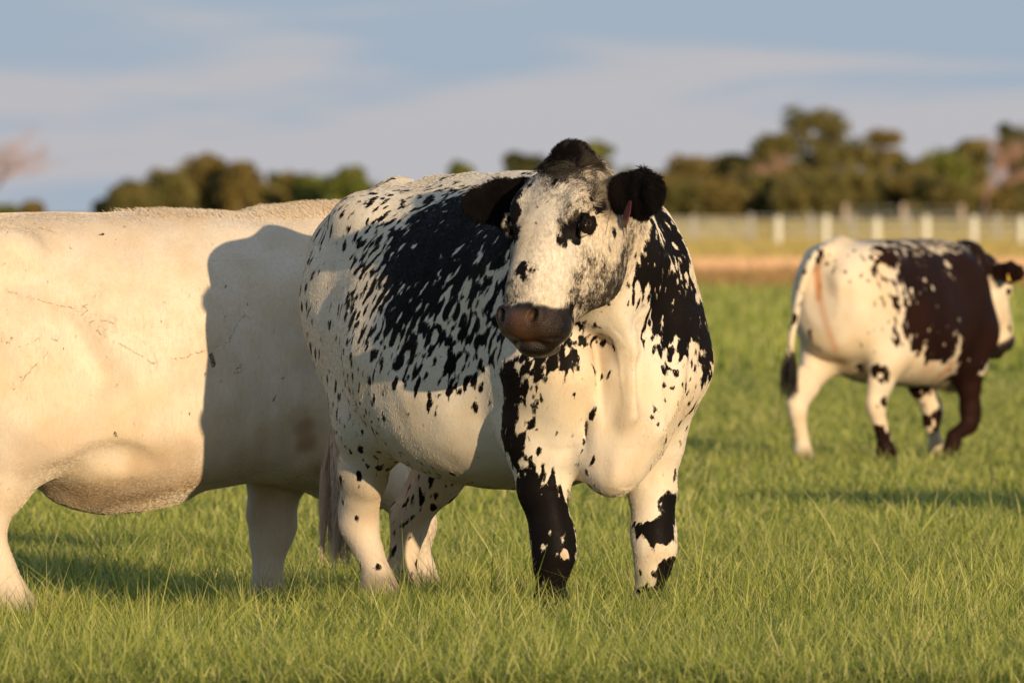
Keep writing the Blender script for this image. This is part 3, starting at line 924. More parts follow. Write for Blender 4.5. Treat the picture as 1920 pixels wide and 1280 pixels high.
m_switch = simple('switch_hair_cream', (.56, .42, .31), .6, .3, .3, 40)
m_switch_d = simple('switch_hair_dark', (.02, .014, .012), .6, .3)
tail(spot, [(-.90, 0, 1.26), (-.975, 0, 1.20), (-.985, -.03, 1.0), (-.965, -.06, .76), (-.93, -.08, .50)], m_coat, m_switch, 1.0, t_lo=.88, swl=.34)

# ------------------------------------------------------------------ cream cow on the left
DIP = -.085
white = Cow('cow', (-1.075, 36.80, DIP + .016), (.93, .37), 'big plain cream cow on the left, its flank crossed by a shadow, head hidden')
Mw = white.head_frame(-112, 48)
S = Sdf(axis_coords(-1.15, 1.75, .0095), axis_coords(-.52, .52, .0095), axis_coords(.04, 1.52, .0095))
S.loft([(-1.03, .12, 1.17, .80, -.05), (-.98, .20, 1.25, .66, -.08), (-.88, .27, 1.29, .60, -.08), (-.72, .31, 1.315, .54, -.05),
        (-.52, .355, 1.322, .47, .06), (-.34, .385, 1.322, .40, .14), (-.18, .395, 1.325, .385, .15), (.05, .39, 1.325, .425, .13),
        (.26, .355, 1.308, .452, .05), (.40, .32, 1.312, .435, -.02), (.55, .285, 1.320, .40, -.05), (.68, .235, 1.28, .40, 0), (.80, .13, 1.13, .48, 0)],
       AX, (0, 0, 0), .03, 2.3)
for sg in (-1, 1):
    S.ell((-.66, sg * .255, 1.200), (.09, .07, .07), .09)
    S.cap((-.60, sg * .36, 1.02), (-.40, sg * .375, .80), (.05, .05), (.05, .05), .10, op='s')
    S.ell((-.94, sg * .14, 1.10), (.07, .06, .08), .08)
    S.ell((.46, sg * .275, .95), (.17, .07, .26), .12)
    S.ell((.66, sg * .22, .80), (.12, .10, .14), .10)
    S.cap((-.70, sg * .30, .98), (-.46, sg * .315, .60), (.17, .05), (.085, .035), .08, (1, 0, 0))     # stifle and flank fold
    S.ell((-.33, sg * .36, .50), (.13, .05, .085), .035, op='s')                                       # hollow under the flank fold
S.ell((-.20, 0, .43), (.22, .10, .06), .08)
S.cap((-.75, 0, 1.29), (-1.0, 0, 1.26), .05, .035, .06)
S.cap((.3, 0, 1.280), (.62, 0, 1.283), (.04, .05), (.05, .06), .08, (0, 0, 1))
wh_ = v3(1.18, .0, 1.17)
S.cap((.45, 0, 1.05), (.85, 0, 1.07), (.27, .20), (.20, .14), .08, (0, 0, 1))
S.cap((.85, 0, 1.07), wh_ + Mw[0] * .10 - Mw[2] * .13, (.20, .14), (.15, .11), .06, (0, 0, 1))
S.cap((.62, 0, .90), wh_ + Mw[0] * .20 - Mw[2] * .20, (.20, .09), (.085, .06), .08, (0, 0, 1))
S.ell((.66, .0, .50), (.16, .12, .12), .10)
EARS.clear()
Pw, _ = head(S, wh_, Mw, 1.0, ears=((.12, -.1, (.45, 0, .9)), (.12, -.1, (.45, 0, .9))), detail=True)
foreleg(S, (.58, -.24, .80), (.52, -.215, .60), (.755, -.165, .32), (.80, -.16, .10), (.82, -.16, 0), 1.0, 1.10)
foreleg(S, (.50, .24, .80), (.42, .20, .58), (.385, .17, .31), (.375, .165, .10), (.395, .165, 0), 1.0, 1.25)
hindleg(S, (-.78, -.17, 1.00), (-.58, -.22, .62), (-.715, -.165, .33), (-.635, -.17, .10), (-.585, -.17, 0), 1.0, 1.18)
hindleg(S, (-.78, .17, 1.00), (-.64, .22, .62), (-1.00, .15, .34), (-.98, .14, .10), (-.95, .14, 0), 1.0, 1.12)
V, Q = S.mesh(2)
def amp_w(V, N):
    rib = .0030 * np.sin((V[:, 0] + .16 * V[:, 2]) * 2 * math.pi / .088) * sstep(-np.abs(V[:, 0] - .02), -.36, -.20) * sstep(np.abs(N[:, 1]), .5, .9) * sstep(-V[:, 2], -1.15, -.85)
    fold = .005 * vnoise(V * np.array([2.2, 1, .8]), 9, 5) * sstep(V[:, 0], .2, .5)
    return .0050 * vnoise(V, 6, 6) + .0028 * vnoise(V * np.array([1, 1, .6]), 15, 7) + rib + fold
V = relief(V, Q, amp_w)
white.skin(V, Q, m_plain)
for sg in (-1, 1): uv_ball('eye', Pw(.207, sg * .1345, .001), (.0235,) * 3, m_eye, white.root)
for p in ((.82, -.16), (.395, .165), (-.585, -.17), (-.95, .14)):
    hoof_mesh('hoof', (p[0], p[1], 0.0), 0, 1.05, m_hoof, white.root)
V = white.V
def wr(lst): return [(h, c, d) for a, b, c, d in lst for h in [white.ray(a, b)] if h is not None]
wdens = rbf(V, wr([(450,600,.12,.06),(250,450,.1,.05),(520,700,.12,.10)]), .0, .3)
wtan_shade = rbf(V, wr([(300,880,.05,.42),(330,860,.04,.4),(180,930,.06,.50),(250,925,.05,.5),(350,905,.04,.45),(100,915,.04,.35),(110,830,.05,.30),(60,850,.04,.25),(568,800,.02,.75),(572,830,.02,.75),(560,780,.02,.4),(100,410,.06,.20),(200,440,.08,.14),(300,400,.08,.16),  # tan patches, and crease shade painted in behind the elbow
     (500,850,.06,.22),(450,880,.05,.35),(600,900,.05,.35),(520,950,.06,.22),(200,600,.12,.03),(420,500,.12,.05),(50,700,.1,.05),(500,600,.1,.06)]), .05, .02)
wdirt = np.maximum(sstep(-V[:, 2], -.17, -.06) * .5, 0)
wdirt = np.maximum(wdirt, rbf(V, wr([(150,938,.03,.45),(200,945,.03,.5),(250,935,.03,.4),(300,922,.03,.3),(795,1090,.03,.4),(800,1110,.04,.7),(795,1060,.02,.1),(110,925,.02,.3)]), 0, .15))
wroan = rbf(V, wr([(800,1000,.05,.35),(800,1100,.04,.5)]), .0, .1)
set_attrs(white, dens=wdens, tan=wtan_shade, dirt=wdirt, roan=wroan)
# hay and mud scratches: signed distance to a few paths over the flank
paths = [[(10, 545), (40, 552), (80, 565), (110, 572), (140, 578), (165, 570), (185, 545)], [(110, 580), (130, 590), (150, 592), (165, 582)],
         [(180, 618), (200, 635), (235, 650), (265, 668), (290, 683)], [(160, 605), (190, 600), (215, 606), (228, 612)],
         [(395, 655), (430, 640), (445, 605), (460, 590)], [(270, 615), (300, 612), (340, 612)], [(300, 672), (340, 672), (390, 655)],
         [(0, 640), (40, 650), (80, 630), (110, 640)], [(25, 730), (60, 690), (90, 660)], [(45, 440), (60, 425), (90, 430), (120, 445)]]
scr = np.full(len(V), .1)
for pa in paths:
    hp_ = [white.ray(a, b) for a, b in pa]
    hp_ = [h for h in hp_ if h is not None]
    for a, b in zip(hp_[:-1], hp_[1:]):
        ab = b - a; n_ = np.array([ab[2], 0, -ab[0]]); n_ /= np.linalg.norm(n_) + 1e-9
        d_, t_ = seg_dist(V, a, b)
        sd = np.where((t_ > 0) & (t_ < 1), (V - a) @ n_, d_)
        m_ = (d_ < np.abs(scr)) & (V[:, 1] < 0)
        scr[m_] = sd[m_]
fattr(white.body, 'scr', scr)
m_white = coat_mat('cream_coat', white=(.74, .645, .53), tilt=10, scale=(34, 34, 16), bk_=.22, hairv=.5)
nt = NT.__new__(NT); nt.m = m_white; nt.n = m_white.node_tree.nodes; nt.l = m_white.node_tree.links; nt.bsdf = nt.n['Principled BSDF']
Pn = nt.attr('rest', True)
wob = nt.math('MULTIPLY', nt.math('SUBTRACT', nt.noise(Pn, 60, 3, .7), .5), .022)
dist = nt.math('ABSOLUTE', nt.math('ADD', nt.attr('scr'), wob))
line = nt.step(dist, .0010, .0032, 1, 0)
brk = nt.step(nt.noise(Pn, 38, 2, .6), .46, .54)
line = nt.math('MULTIPLY', nt.math('MULTIPLY', line, brk), .62)
near = nt.step(nt.math('ABSOLUTE', nt.attr('scr')), .0, .045, 1, 0)
smear = nt.math('MULTIPLY', nt.math('MULTIPLY', near, nt.step(nt.noise(nt.map(Pn, scale=(40, 40, 16)), 1.0, 3, .6), .45, .7)), .22)
blot = nt.step(nt.noise(nt.map(Pn, scale=(7, 7, 5)), 1.0, 5, .65), .42, .72, 0, .38)
old = nt.bsdf.inputs['Base Color'].links[0].from_socket
ticks = nt.step(nt.noise(nt.map(Pn, scale=(75, 75, 38)), 1.0, 1, .4), .75, .79, 0, .3)
old = nt.mix(blot, old, (.46, .36, .27))
c1 = nt.mix(nt.math('MAXIMUM', nt.math('MAXIMUM', line, smear), ticks), old, (.16, .125, .055))
nt.color(c1)
white.body.data.materials.clear(); white.body.data.materials.append(m_white)
m_whiteh = coat_mat('cream_hair', white=(.74, .645, .53), hair=True)
def comb_w(p, N):
    C = np.tile(np.array([[-.75, 0, -.65]]), (len(p), 1)); return C
if HAIR:
    vis = (V[:, 1] < .1).astype(float)
    fur(white, 150000, .011, comb_w, m_whiteh, .24, .0007, vis, 0, 8)
    top = sstep(V[:, 2], 1.29, 1.315) * sstep(V[:, 0], -.25, .05) * (np.abs(V[:, 1]) < .14)
    fur(white, 5000, .024, lambda p, N: np.tile(np.array([[-.3, 0, .4]]), (len(p), 1)), m_whiteh, .95, .0006, top, 0, 9, 'withers_hair')
tail(white, [(-1.0, 0, 1.25), (-1.07, 0, 1.17), (-1.09, 0, 1.0), (-1.09, 0, .78), (-1.08, 0, .62)], m_white, m_switch, 1.0, swl=.36, seed=4)
tick('white cow')

# ------------------------------------------------------------------ dark patched cow farther off
k = .83
far = Cow('cow', (1.93, 56.8, 0), (.55, .835), 'smaller white cow with a big dark brown side patch walking away on the right')
S = Sdf(axis_coords(-1.0, 1.45, .012), axis_coords(-.75, .75, .012), axis_coords(.03, 1.35, .012))
kk = lambda *p: tuple(q * k for q in p)
S.loft([(a * k, b * k, c * k, d * k, e) for a, b, c, d, e in [(-.90, .12, 1.17, .84, -.05), (-.86, .20, 1.26, .72, -.08), (-.78, .265, 1.32, .66, -.10), (-.64, .305, 1.345, .62, -.08),
        (-.48, .335, 1.35, .54, .04), (-.30, .375, 1.35, .49, .14), (-.10, .385, 1.35, .48, .16), (.08, .365, 1.352, .47, .14),
        (.26, .320, 1.355, .47, .06), (.42, .285, 1.35, .47, -.02), (.55, .250, 1.31, .46, -.05), (.66, .20, 1.23, .46, 0), (.74, .12, 1.08, .52, 0)]],
       AX, (0, 0, 0), .03, 2.25)
for sg in (-1, 1):
    S.ell(kk(-.55, sg * .215, 1.245), kk(.12, .07, .06), .10)
    S.ell(kk(-.84, sg * .13, 1.12), kk(.07, .06, .08), .07)
    S.ell(kk(.38, sg * .25, .96), kk(.20, .07, .26), .09)
    S.ell(kk(.55, sg * .21, .80), kk(.12, .10, .14), .09)
S.cap(kk(-.70, 0, 1.32), kk(-.90, 0, 1.28), .045, .03, .05)
Mf = far.head_frame(-128, 68)
fh = v3(.90, -.02, 1.235) * k
S.cap(kk(.40, 0, 1.05), fh * .5 + v3(.55, 0, 1.08) * k * .5, (.24 * k, .17 * k), (.19 * k, .13 * k), .07, (0, 0, 1))
S.cap(fh * .5 + v3(.55, 0, 1.08) * k * .5, fh + Mf[0] * .09 * k - Mf[2] * .12 * k, (.19 * k, .13 * k), (.14 * k, .10 * k), .05, (0, 0, 1))
S.ell(kk(.60, 0, .56), kk(.14, .11, .12), .08)
EARS.clear()
Pf, _ = head(S, fh, Mf, .86, ears=((.05, .05, (.45, 0, .9), 1.2), (.05, .05, (.45, 0, .9), 1.1)), detail=True)
foreleg(S, kk(.50, -.22, .80), kk(.44, -.20, .60), (.40, -.155, .245), (.26, -.14, .11), (.22, -.14, .0), k, 1.1)
foreleg(S, kk(.50, .22, .80), kk(.44, .20, .60), (.50, .13, .25), (.53, .12, .08), (.55, .12, 0), k, 1.1)
hindleg(S, kk(-.64, -.17, 1.0), kk(-.50, -.22, .66), (-.46, -.135, .31), (-.38, -.14, .085), (-.34, -.14, 0), k, 1.08)
hindleg(S, kk(-.64, .17, 1.0), kk(-.55, .22, .66), (-.72, .16, .30), (-.655, .17, .085), (-.62, .17, 0), k, 1.08)
V, Q = S.mesh(2)
far.skin(V, Q, m_plain)
for sg in (-1, 1): uv_ball('eye', Pf(.207, sg * .1345, .001), (.0198,) * 3, m_eye, far.root)
for p in ((.22, -.14), (.55, .12), (-.34, -.14), (-.62, .17)):
    hoof_mesh('hoof', (p[0], p[1], 0.0), 0, k, m_hoof, far.root)
FP = [(1700,500,.07,.9),(1760,520,.08,1.0),(1790,580,.08,1.0),(1740,600,.08,1.0),(1720,560,.06,.85),(1770,650,.06,1.0),(1810,520,.05,1.0),(1820,600,.06,1.0),(1820,680,.05,1.0),(1800,760,.05,1.0),(1775,820,.05,1.0),
 (1660,480,.04,.8),(1690,620,.04,.6),(1680,560,.04,.48),(1650,520,.05,.42),(1640,560,.05,.25),(1620,490,.04,.38),(1600,520,.05,.12),(1590,580,.07,.0),(1600,650,.06,.05),(1640,640,.04,.22),(1660,600,.03,.25),
 (1690,690,.05,.0),(1740,700,.05,.0),(1655,700,.03,.7),(1620,690,.025,.6),(1635,720,.025,.2),(1630,765,.035,.0),(1655,760,.02,.5),(1645,820,.035,.95),(1665,850,.04,1.0),(1600,465,.03,.1),(1700,455,.02,.0),(1750,465,.02,.05),
 (1650,455,.03,.0),(1545,480,.03,.5),(1560,500,.03,.3),(1520,800,.05,.0),(1540,700,.05,.0),(1500,560,.05,.1),(1535,486,.015,1.0),(1800,650,.012,.1),(1795,790,.015,.0),(1745,760,.03,.3),(1720,730,.03,.9),(1750,790,.03,.8),(1820,480,.05,1.0),(1790,470,.03,.7)]
V = far.V
fc = [(h, c, d) for a, b, c, d in FP for h in [far.ray(a, b)] if h is not None]
for x_, z_, r_, v_ in ((-.1, .95, .25, .9), (.3, .8, .2, .9), (-.6, .9, .2, .1)): fc.append((v3(x_, .32, z_), r_, v_))
fd = rbf(V, fc, .1, .01)
hf = (V - fh) @ Mf.T / .86
inh = sstep(hf[:, 2], -.34, -.28) * (np.abs(hf[:, 1]) < .2) * (hf[:, 0] > -.09) * (hf[:, 0] < .62)
facew = .95 * sstep(np.abs(hf[:, 1] * 1.0), .20, .10)
fd = fd * (1 - inh) + inh * np.where(hf[:, 0] < .06, .95, np.where(np.abs(hf[:, 1]) > .02, .1, .1))
e1, t1 = seg_dist(V, EARS[0][0], EARS[0][1]); e2, t2 = seg_dist(V, EARS[1][0], EARS[1][1])
ear = np.maximum(sstep(-e1, -.095, -.07) * sstep(t1, .0, .15), sstep(-e2, -.095, -.07) * sstep(t2, .0, .15))
muz = sstep(hf[:, 0], .468, .482) * inh
def stripe(cow, pts, w):
    hs = [h for a, b in pts for h in [cow.ray(a, b)] if h is not None]
    d_ = np.full(len(cow.V), 9.0)
    for a, b in zip(hs[:-1], hs[1:]): d_ = np.minimum(d_, seg_dist(cow.V, a, b)[0])
    return sstep(-d_, -w, -w * .2)
ftan = np.maximum(.8 * stripe(far, [(1533, 500), (1534, 530), (1536, 560)], .032), .45 * stripe(far, [(1538, 565), (1550, 610), (1565, 650), (1580, 680)], .034))
ftan = np.maximum(ftan, rbf(V, [(h, c, d) for a, b, c, d in [(1740,690,.03,.3),(1780,690,.03,.6),(1765,705,.03,.5)] for h in [far.ray(a, b)] if h is not None], .05, .05))
neck = sstep(V[:, 0], .50 * k, .60 * k) * sstep(V[:, 2], .62 * k, .72 * k) * (1 - inh)
fd = np.maximum(fd, neck * 1.0)
sho = sstep(V[:, 0], .06 * k, .16 * k) * sstep(-V[:, 0], -.70 * k, -.66 * k) * sstep(V[:, 2], .56 * k, .66 * k) * sstep(-V[:, 1], .04, .08) * (1 - inh) * sstep(-V[:, 2], -1.30 * k, -1.24 * k)
sho = np.maximum(sho, sstep(V[:, 0], .12, .18) * (V[:, 0] < .7 * k) * (V[:, 2] < .62 * k) * sstep(-V[:, 1], .10, .14) * sstep(-V[:, 2], -.60 * k, -.50 * k))
fd = np.maximum(fd, sho * 1.25)
set_attrs(far, dens=fd, solid=np.maximum(ear, 0), muz=muz, tan=ftan, dirt=sstep(-V[:, 2], -.14, -.06) * .6)
m_far = coat_mat('brown_patched_coat', white=(.74, .64, .50), black=(.014, .0065, .005), tilt=-20, scale=(34, 34, 18), tancol=(.50, .17, .04))
far.body.data.materials.clear(); far.body.data.materials.append(m_far)
tail(far, [(-.74, .02, 1.06), (-.80, .03, 1.02), (-.83, .08, .85), (-.83, .12, .66), (-.83, .14, .52)], m_far, m_switch_d, .85, t_lo=.9, swl=.22, seed=5, n=500, rad=(.03, .026, .022, .02, .018), vals={'dens': .35})
# ear tags
def ear_tag(cow, pos, up, face, w, h, mat, txt=None):
    up = v3(*up) / np.linalg.norm(up); face = v3(*face); face -= up * (face @ up); face /= np.linalg.norm(face); sd = np.cross(up, face)
    prof = [(-.5, -.5), (-.42, -.5), (.42, -.5), (.5, -.42), (.5, .1), (.28, .38), (.14, .5), (-.14, .5), (-.28, .38), (-.5, .1), (-.5, -.42)]
    vs = []; n = len(prof)
    for t in (-.001, .001):
        for a, b in prof: vs.append(v3(*pos) + sd * a * w + up * (b - .5) * h + face * t)
    me = bpy.data.meshes.new('ear_tag')
    fs = [tuple(range(n))[::-1], tuple(range(n, 2 * n))] + [(i, (i + 1) % n, n + (i + 1) % n, n + i) for i in range(n)]
    me.from_pydata([tuple(v) for v in vs], [], fs); me.materials.append(mat)
    o = bpy.data.objects.new('ear_tag', me); COL.objects.link(o); o.parent = cow.root
    return o
m_tag_red = simple('ear_tag_maroon', (.12, .012, .02), .3, .4)
m_tag_yel = simple('ear_tag_yellow', (.75, .50, .08), .4, .4)
tick('far cow')

# the tags: a maroon one seen almost edge on in the near cow's left ear, a yellow one in the far cow's right ear
b_, tip_, fc_, up_, s_e = SPOT_EARS[1]
tp = np.array(b_) * .45 + np.array(tip_) * .55
hk_ = spot.ray(1175, 395)
tdist = np.linalg.norm(spot.world(np.array(b_) * .5 + np.array(tip_) * .5) - np.array(camo.location)) - .075
ear_tag(spot, spot.to_local(np.array(camo.location) + np.array(px2dir(1182, 376)) * tdist), spot.to_local_dir((.26, 0, .96)), spot.to_local_dir((-.93, -.33, .1)), .050, .082, m_tag_red)
b2, tip2, fc2, up2, s2 = EARS[0]
ear_tag(far, np.array(b2) * .4 + np.array(tip2) * .6 + far.to_local_dir((0, -.03, .01)), (0, 0, 1), far.to_local_dir((-.3, -.9, 0)), .045, .05, m_tag_yel)

# a fourth animal just outside the right edge: the photograph shows only the shadow it throws on the grass
sh = white.root.copy(); COL.objects.link(sh)
sh.location = (4.1, 43.0, 0); sh.rotation_euler = (0, 0, R(8)); sh.scale = (.75, .75, .75)
sh['label'] = 'cream cow outside the right edge, its shadow lying in front of the dark patched cow'
for ch in list(white.root.children):
    if ch.name.startswith(('coat_hair', 'withers')): continue
    c_ = ch.copy(); COL.objects.link(c_); c_.parent = sh
# ------------------------------------------------------------------ ground
def gz(x, y):
    """height of the ground"""
    x = np.asarray(x, float); y = np.asarray(y, float)
    z = DIP * sstep(-x, .2, 1.1) * np.exp(-((y - 36.4) / 3.5) ** 2)
    z = z + .80 * sstep(y, 430, 900)
    return z
xs_ = np.concatenate([-np.geomspace(2.5, 900, 30)[::-1], np.linspace(-2.4, 2.4, 40), np.geomspace(2.5, 900, 30)])
ys_ = np.concatenate([np.linspace(-40, 29, 8), np.linspace(30, 45, 90), np.geomspace(45.5, 3000, 130)])
GX, GY = np.meshgrid(xs_, ys_, indexing='ij')
gv = np.stack([GX, GY, gz(GX, GY)], -1).reshape(-1, 3)
ny_ = len(ys_)
ia = (np.arange(len(xs_) - 1)[:, None] * ny_ + np.arange(ny_ - 1)[None, :]).ravel()
gf = np.stack([ia, ia + ny_, ia + ny_ + 1, ia + 1], 1)
mg = NT('pasture_ground', .95, .1)
Pg = mg.obj()
sep = mg.node('ShaderNodeSeparateXYZ'); mg.l.new(Pg, sep.inputs[0])
yy = sep.outputs['Y']
wav = mg.math('MULTIPLY', mg.math('SUBTRACT', mg.noise(mg.map(Pg, scale=(.12, .02, 1)), 1.0, 3, .6), .5), 30)
yw = mg.math('ADD', yy, wav)
soil = mg.mix(mg.noise(Pg, 9, 4, .6), (.032, .050, .012), (.060, .070, .020))
green = mg.mix(mg.noise(mg.map(Pg, scale=(.9, .12, 1)), 1.0, 5, .65), (.085, .150, .018), (.150, .215, .035))
c = mg.mix(mg.step(yy, 62, 95), soil, green)
dry = mg.mix(mg.noise(mg.map(Pg, scale=(.8, .05, 1)), 1.0, 4, .6), (.16, .13, .045), (.26, .17, .075))
c = mg.mix(mg.step(yw, 160, 205), c, dry)
bare = mg.mix(mg.noise(mg.map(Pg, scale=(.4, .03, 1)), 1.0, 4, .6), (.40, .215, .115), (.52, .30, .17))
c = mg.mix(mg.step(yw, 215, 255), c, bare)
dry2 = mg.mix(mg.noise(mg.map(Pg, scale=(.2, .012, 1)), 1.0, 4, .6), (.15, .15, .045), (.24, .21, .08))
c = mg.mix(mg.step(yw, 300, 345), c, dry2)
mg.color(c)
ground = mesh_np('ground', gv, gf, mg.m)
tag(ground, kind='structure')

# ------------------------------------------------------------------ grass
def blades(name, n, xr, yr, hmean, mat, seed, seg=3, wid=.0022, dens_fn=None, tilt=.55, persp=True, hvar=.35, cs=None, zlift=0.0, centers=None):
    r = np.random.default_rng(seed)
    u = r.random(n); 
    # even number per picture area: more blades near
    y0, y1 = yr
    y = 1 / (1 / y0 + u * (1 / y1 - 1 / y0)) if persp else y0 + u * (y1 - y0)
    x = r.uniform(-1, 1, n) * xr * y
    if dens_fn is not None:
        keep = r.random(n) < dens_fn(x, y); x = x[keep]; y = y[keep]; n = len(x)
    if centers is not None:
        ci = r.integers(0, len(centers), n); rad_ = np.abs(r.normal(0, 1, n)); an_ = r.uniform(0, 2 * math.pi, n)
        x = centers[ci, 0] + np.cos(an_) * rad_ * centers[ci, 2]; y = centers[ci, 1] + np.sin(an_) * rad_ * centers[ci, 2] * 1.6
    z = gz(x, y)
    cl = np.sin(x * 5.1 + 1.3 * np.sin(y * 1.7)) * np.sin(y * 2.3 + np.sin(x * 3.3)) + .9 * np.sin(x * 17 + 2 * np.sin(y * 5)) * np.sin(y * 8.3 + 2 * np.sin(x * 9))
    h = hmean * np.exp(r.normal(0, hvar, n)) * (1 + .22 * cl)
    az = r.uniform(0, 2 * math.pi, n)
    tl = (r.random(n) ** .6) * tilt * 1.5
    bend = r.uniform(.2, 1.0, n)
    dirh = np.stack([np.cos(az), np.sin(az)], 1)
    wv = r.uniform(0, 2 * math.pi, n)
    w = wid * r.uniform(.6, 1.5, n)
    V_ = np.zeros((n, (seg + 1) * 2, 3)); base = np.stack([x, y, z - .004 + zlift * r.random(n) ** 1.3], 1)
    pos = base.copy(); ang = tl * .75
    for k in range(seg + 1):
        ww = w * (1 - (k / seg)) ** .7 + .00015
        sx, sy = np.cos(wv), np.sin(wv)
        V_[:, 2 * k, :] = pos + np.stack([sx * ww, sy * ww, 0 * ww], 1)
        V_[:, 2 * k + 1, :] = pos - np.stack([sx * ww, sy * ww, 0 * ww], 1)
        st = h / seg
        pos = pos + np.stack([dirh[:, 0] * np.sin(ang) * st, dirh[:, 1] * np.sin(ang) * st, np.cos(ang) * st], 1)
        ang = ang + (tl * .5 + .35) * bend / seg
    o = (np.arange(n) * (seg + 1) * 2)[:, None, None]
    f = np.array([[2 * k, 2 * k + 1, 2 * k + 3, 2 * k + 2] for k in range(seg)])[None]
    F = (o + f).reshape(-1, 4)
    ob = mesh_np(name, V_.reshape(-1, 3), F, mat, smooth=True)
    m2 = (seg + 1) * 2
    fattr(ob, 'rnd', np.repeat(r.random(n), m2))
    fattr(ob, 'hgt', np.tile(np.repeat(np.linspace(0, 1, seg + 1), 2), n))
    return ob

mgr = NT('grass_blades', .5, .25)
Pq = mgr.obj()
rn = mgr.attr('rnd'); hg = mgr.attr('hgt')
ramp = mgr.node('ShaderNodeValToRGB')
e = ramp.color_ramp.elements
e[0].position = 0; e[0].color = (.050, .090, .016, 1)
e[1].position = 1; e[1].color = (.66, .56, .28, 1)
for p_, c_ in ((.20, (.13, .19, .030, 1)), (.42, (.33, .38, .065, 1)), (.74, (.54, .54, .13, 1)), (.93, (.68, .63, .24, 1))):
    q_ = e.new(p_); q_.color = c_
mgr.l.new(rn, ramp.inputs['Fac'])
patch = mgr.noise(mgr.map(Pq, scale=(1.2, .45, 1)), 1.0, 4, .6)
c = mgr.mix(mgr.step(patch, .35, .65, 0, .22), ramp.outputs['Color'], (.20, .255, .040))
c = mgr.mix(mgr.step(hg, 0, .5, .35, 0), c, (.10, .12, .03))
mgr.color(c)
# light passing through the thin blades
tr = mgr.node('ShaderNodeBsdfTranslucent'); mgr.l.new(c, tr.inputs['Color'])
ms = mgr.node('ShaderNodeMixShader'); ms.inputs[0].default_value = .35
mgr.l.new(mgr.bsdf.outputs[0], ms.inputs[1]); mgr.l.new(tr.outputs[0], ms.inputs[2])
mgr.l.new(ms.outputs[0], mgr.n['Material Output'].inputs['Surface'])
XR = 960 / FPX * 1.18
gs = []
NG = 1.0
dfn = lambda x, y: np.clip(.62 + .5 * np.sin(x * 7.3 + 2 * np.sin(y * 2.1)) * np.sin(y * 3.1 + 2 * np.sin(x * 4.7)) + .35 * np.sin(x * 23 + 3 * np.sin(y * 7)) * np.sin(y * 11 + 2 * np.sin(x * 13)), .18, 1)
gs.append(blades('grass', int(190000 * NG), XR, (29.3, 44), .070, mgr.m, 11, seg=3, wid=.0015, tilt=.95, hvar=.42, dens_fn=dfn))
gs.append(blades('grass_low', int(710000 * NG), XR, (29.3, 43), .044, mgr.m, 12, seg=2, wid=.0017, tilt=1.15, hvar=.45, zlift=.065, dens_fn=dfn))
gs.append(blades('grass_stalks', int(12000 * NG), XR, (29.3, 44), .11, mgr.m, 13, seg=4, wid=.0010, tilt=.8))
gs.append(blades('grass_mid', int(190000 * NG), XR * 1.03, (43, 90), .060, mgr.m, 14, seg=2, wid=.0036, tilt=1.0))
gs.append(blades('grass_mid_low', int(130000 * NG), XR * 1.03, (42, 75), .05, mgr.m, 17, seg=2, wid=.0030, tilt=1.15, zlift=.06))
gs.append(blades('grass_far', int(90000 * NG), XR * 1.05, (90, 205), .11, mgr.m, 15, seg=2, wid=.011, tilt=.5))
rc_ = np.random.default_rng(77)
cy_ = 1 / (1 / 29.6 + rc_.random(330) * (1 / 44 - 1 / 29.6))
cen = np.stack([rc_.uniform(-1, 1, 330) * XR * cy_, cy_, rc_.uniform(.02, .06, 330)], 1)
feet = np.array([spot.world((a_, b_, 0))[:2] for a_, b_ in ((.52, -.19), (.52, .17), (-.58, -.11), (-.80, .11))] + [white.world((a_, b_, 0))[:2] for a_, b_ in ((.85, -.16), (.42, .165), (-.55, -.17))])
cen = np.concatenate([cen] + [np.concatenate([feet + rc_.normal(0, .06, feet.shape) - np.array([0, .10]), np.full((len(feet), 1), .06)], 1)] * 2)
gs.append(blades('grass_tufts', 30000, XR, (29.3, 44), .115, mgr.m, 31, seg=4, wid=.0018, tilt=.75, hvar=.35, centers=cen))
# one object: a lawn nobody could count
import bpy as _b
ctx = {'active_object': gs[0], 'selected_editable_objects': gs}
for o in gs: o.select_set(True)
with _b.context.temp_override(active_object=gs[0], object=gs[0], selected_objects=gs, selected_editable_objects=gs):
    _b.ops.object.join()
tag(gs[0], kind='stuff', label='green pasture grass')
tick('grass')

# dry stubble on the fields behind, plus blades added to brighten the bare strip
mst = NT('dry_stubble', .8, .1)
Ps = mst.obj(); sp = mst.node('ShaderNodeSeparateXYZ'); mst.l.new(Ps, sp.inputs[0])
ysn = mst.math('ADD', sp.outputs['Y'], mst.math('MULTIPLY', mst.math('SUBTRACT', mst.noise(mst.map(Ps, scale=(.25, .03, 1)), 1.0, 2, .5), .5), 30))
c = mst.mix(mst.attr('rnd'), (.24, .15, .06), (.42, .26, .12))
c = mst.mix(mst.step(ysn, 214, 236), c, mst.mix(mst.attr('rnd'), (.66, .41, .24), (.82, .54, .33)))
c = mst.mix(mst.step(ysn, 300, 330), c, mst.mix(mst.attr('rnd'), (.34, .28, .09), (.50, .38, .15)))
mst.color(c)
st = [blades('dry_stubble', 60000, XR * 1.05, (190, 232), .16, mst.m, 21, seg=2, wid=.018, tilt=.5),
      blades('strip_sun_blades', 70000, XR * 1.05, (228, 330), .05, mst.m, 22, seg=1, wid=.03, tilt=.5),  # sand coloured blades added on bare dirt to catch the low sun
      blades('stubble_c', 80000, XR * 1.05, (325, 880), .13, mst.m, 23, seg=1, wid=.04, tilt=.5)]
for o in _b.context.view_layer.objects: o.select_set(False)
with _b.context.temp_override(active_object=st[0], object=st[0], selected_objects=st, selected_editable_objects=st):
    _b.ops.object.join()
tag(st[0], kind='stuff', label='dry straw coloured stubble beyond the green pasture, with sun catching blades added on the bare strip')

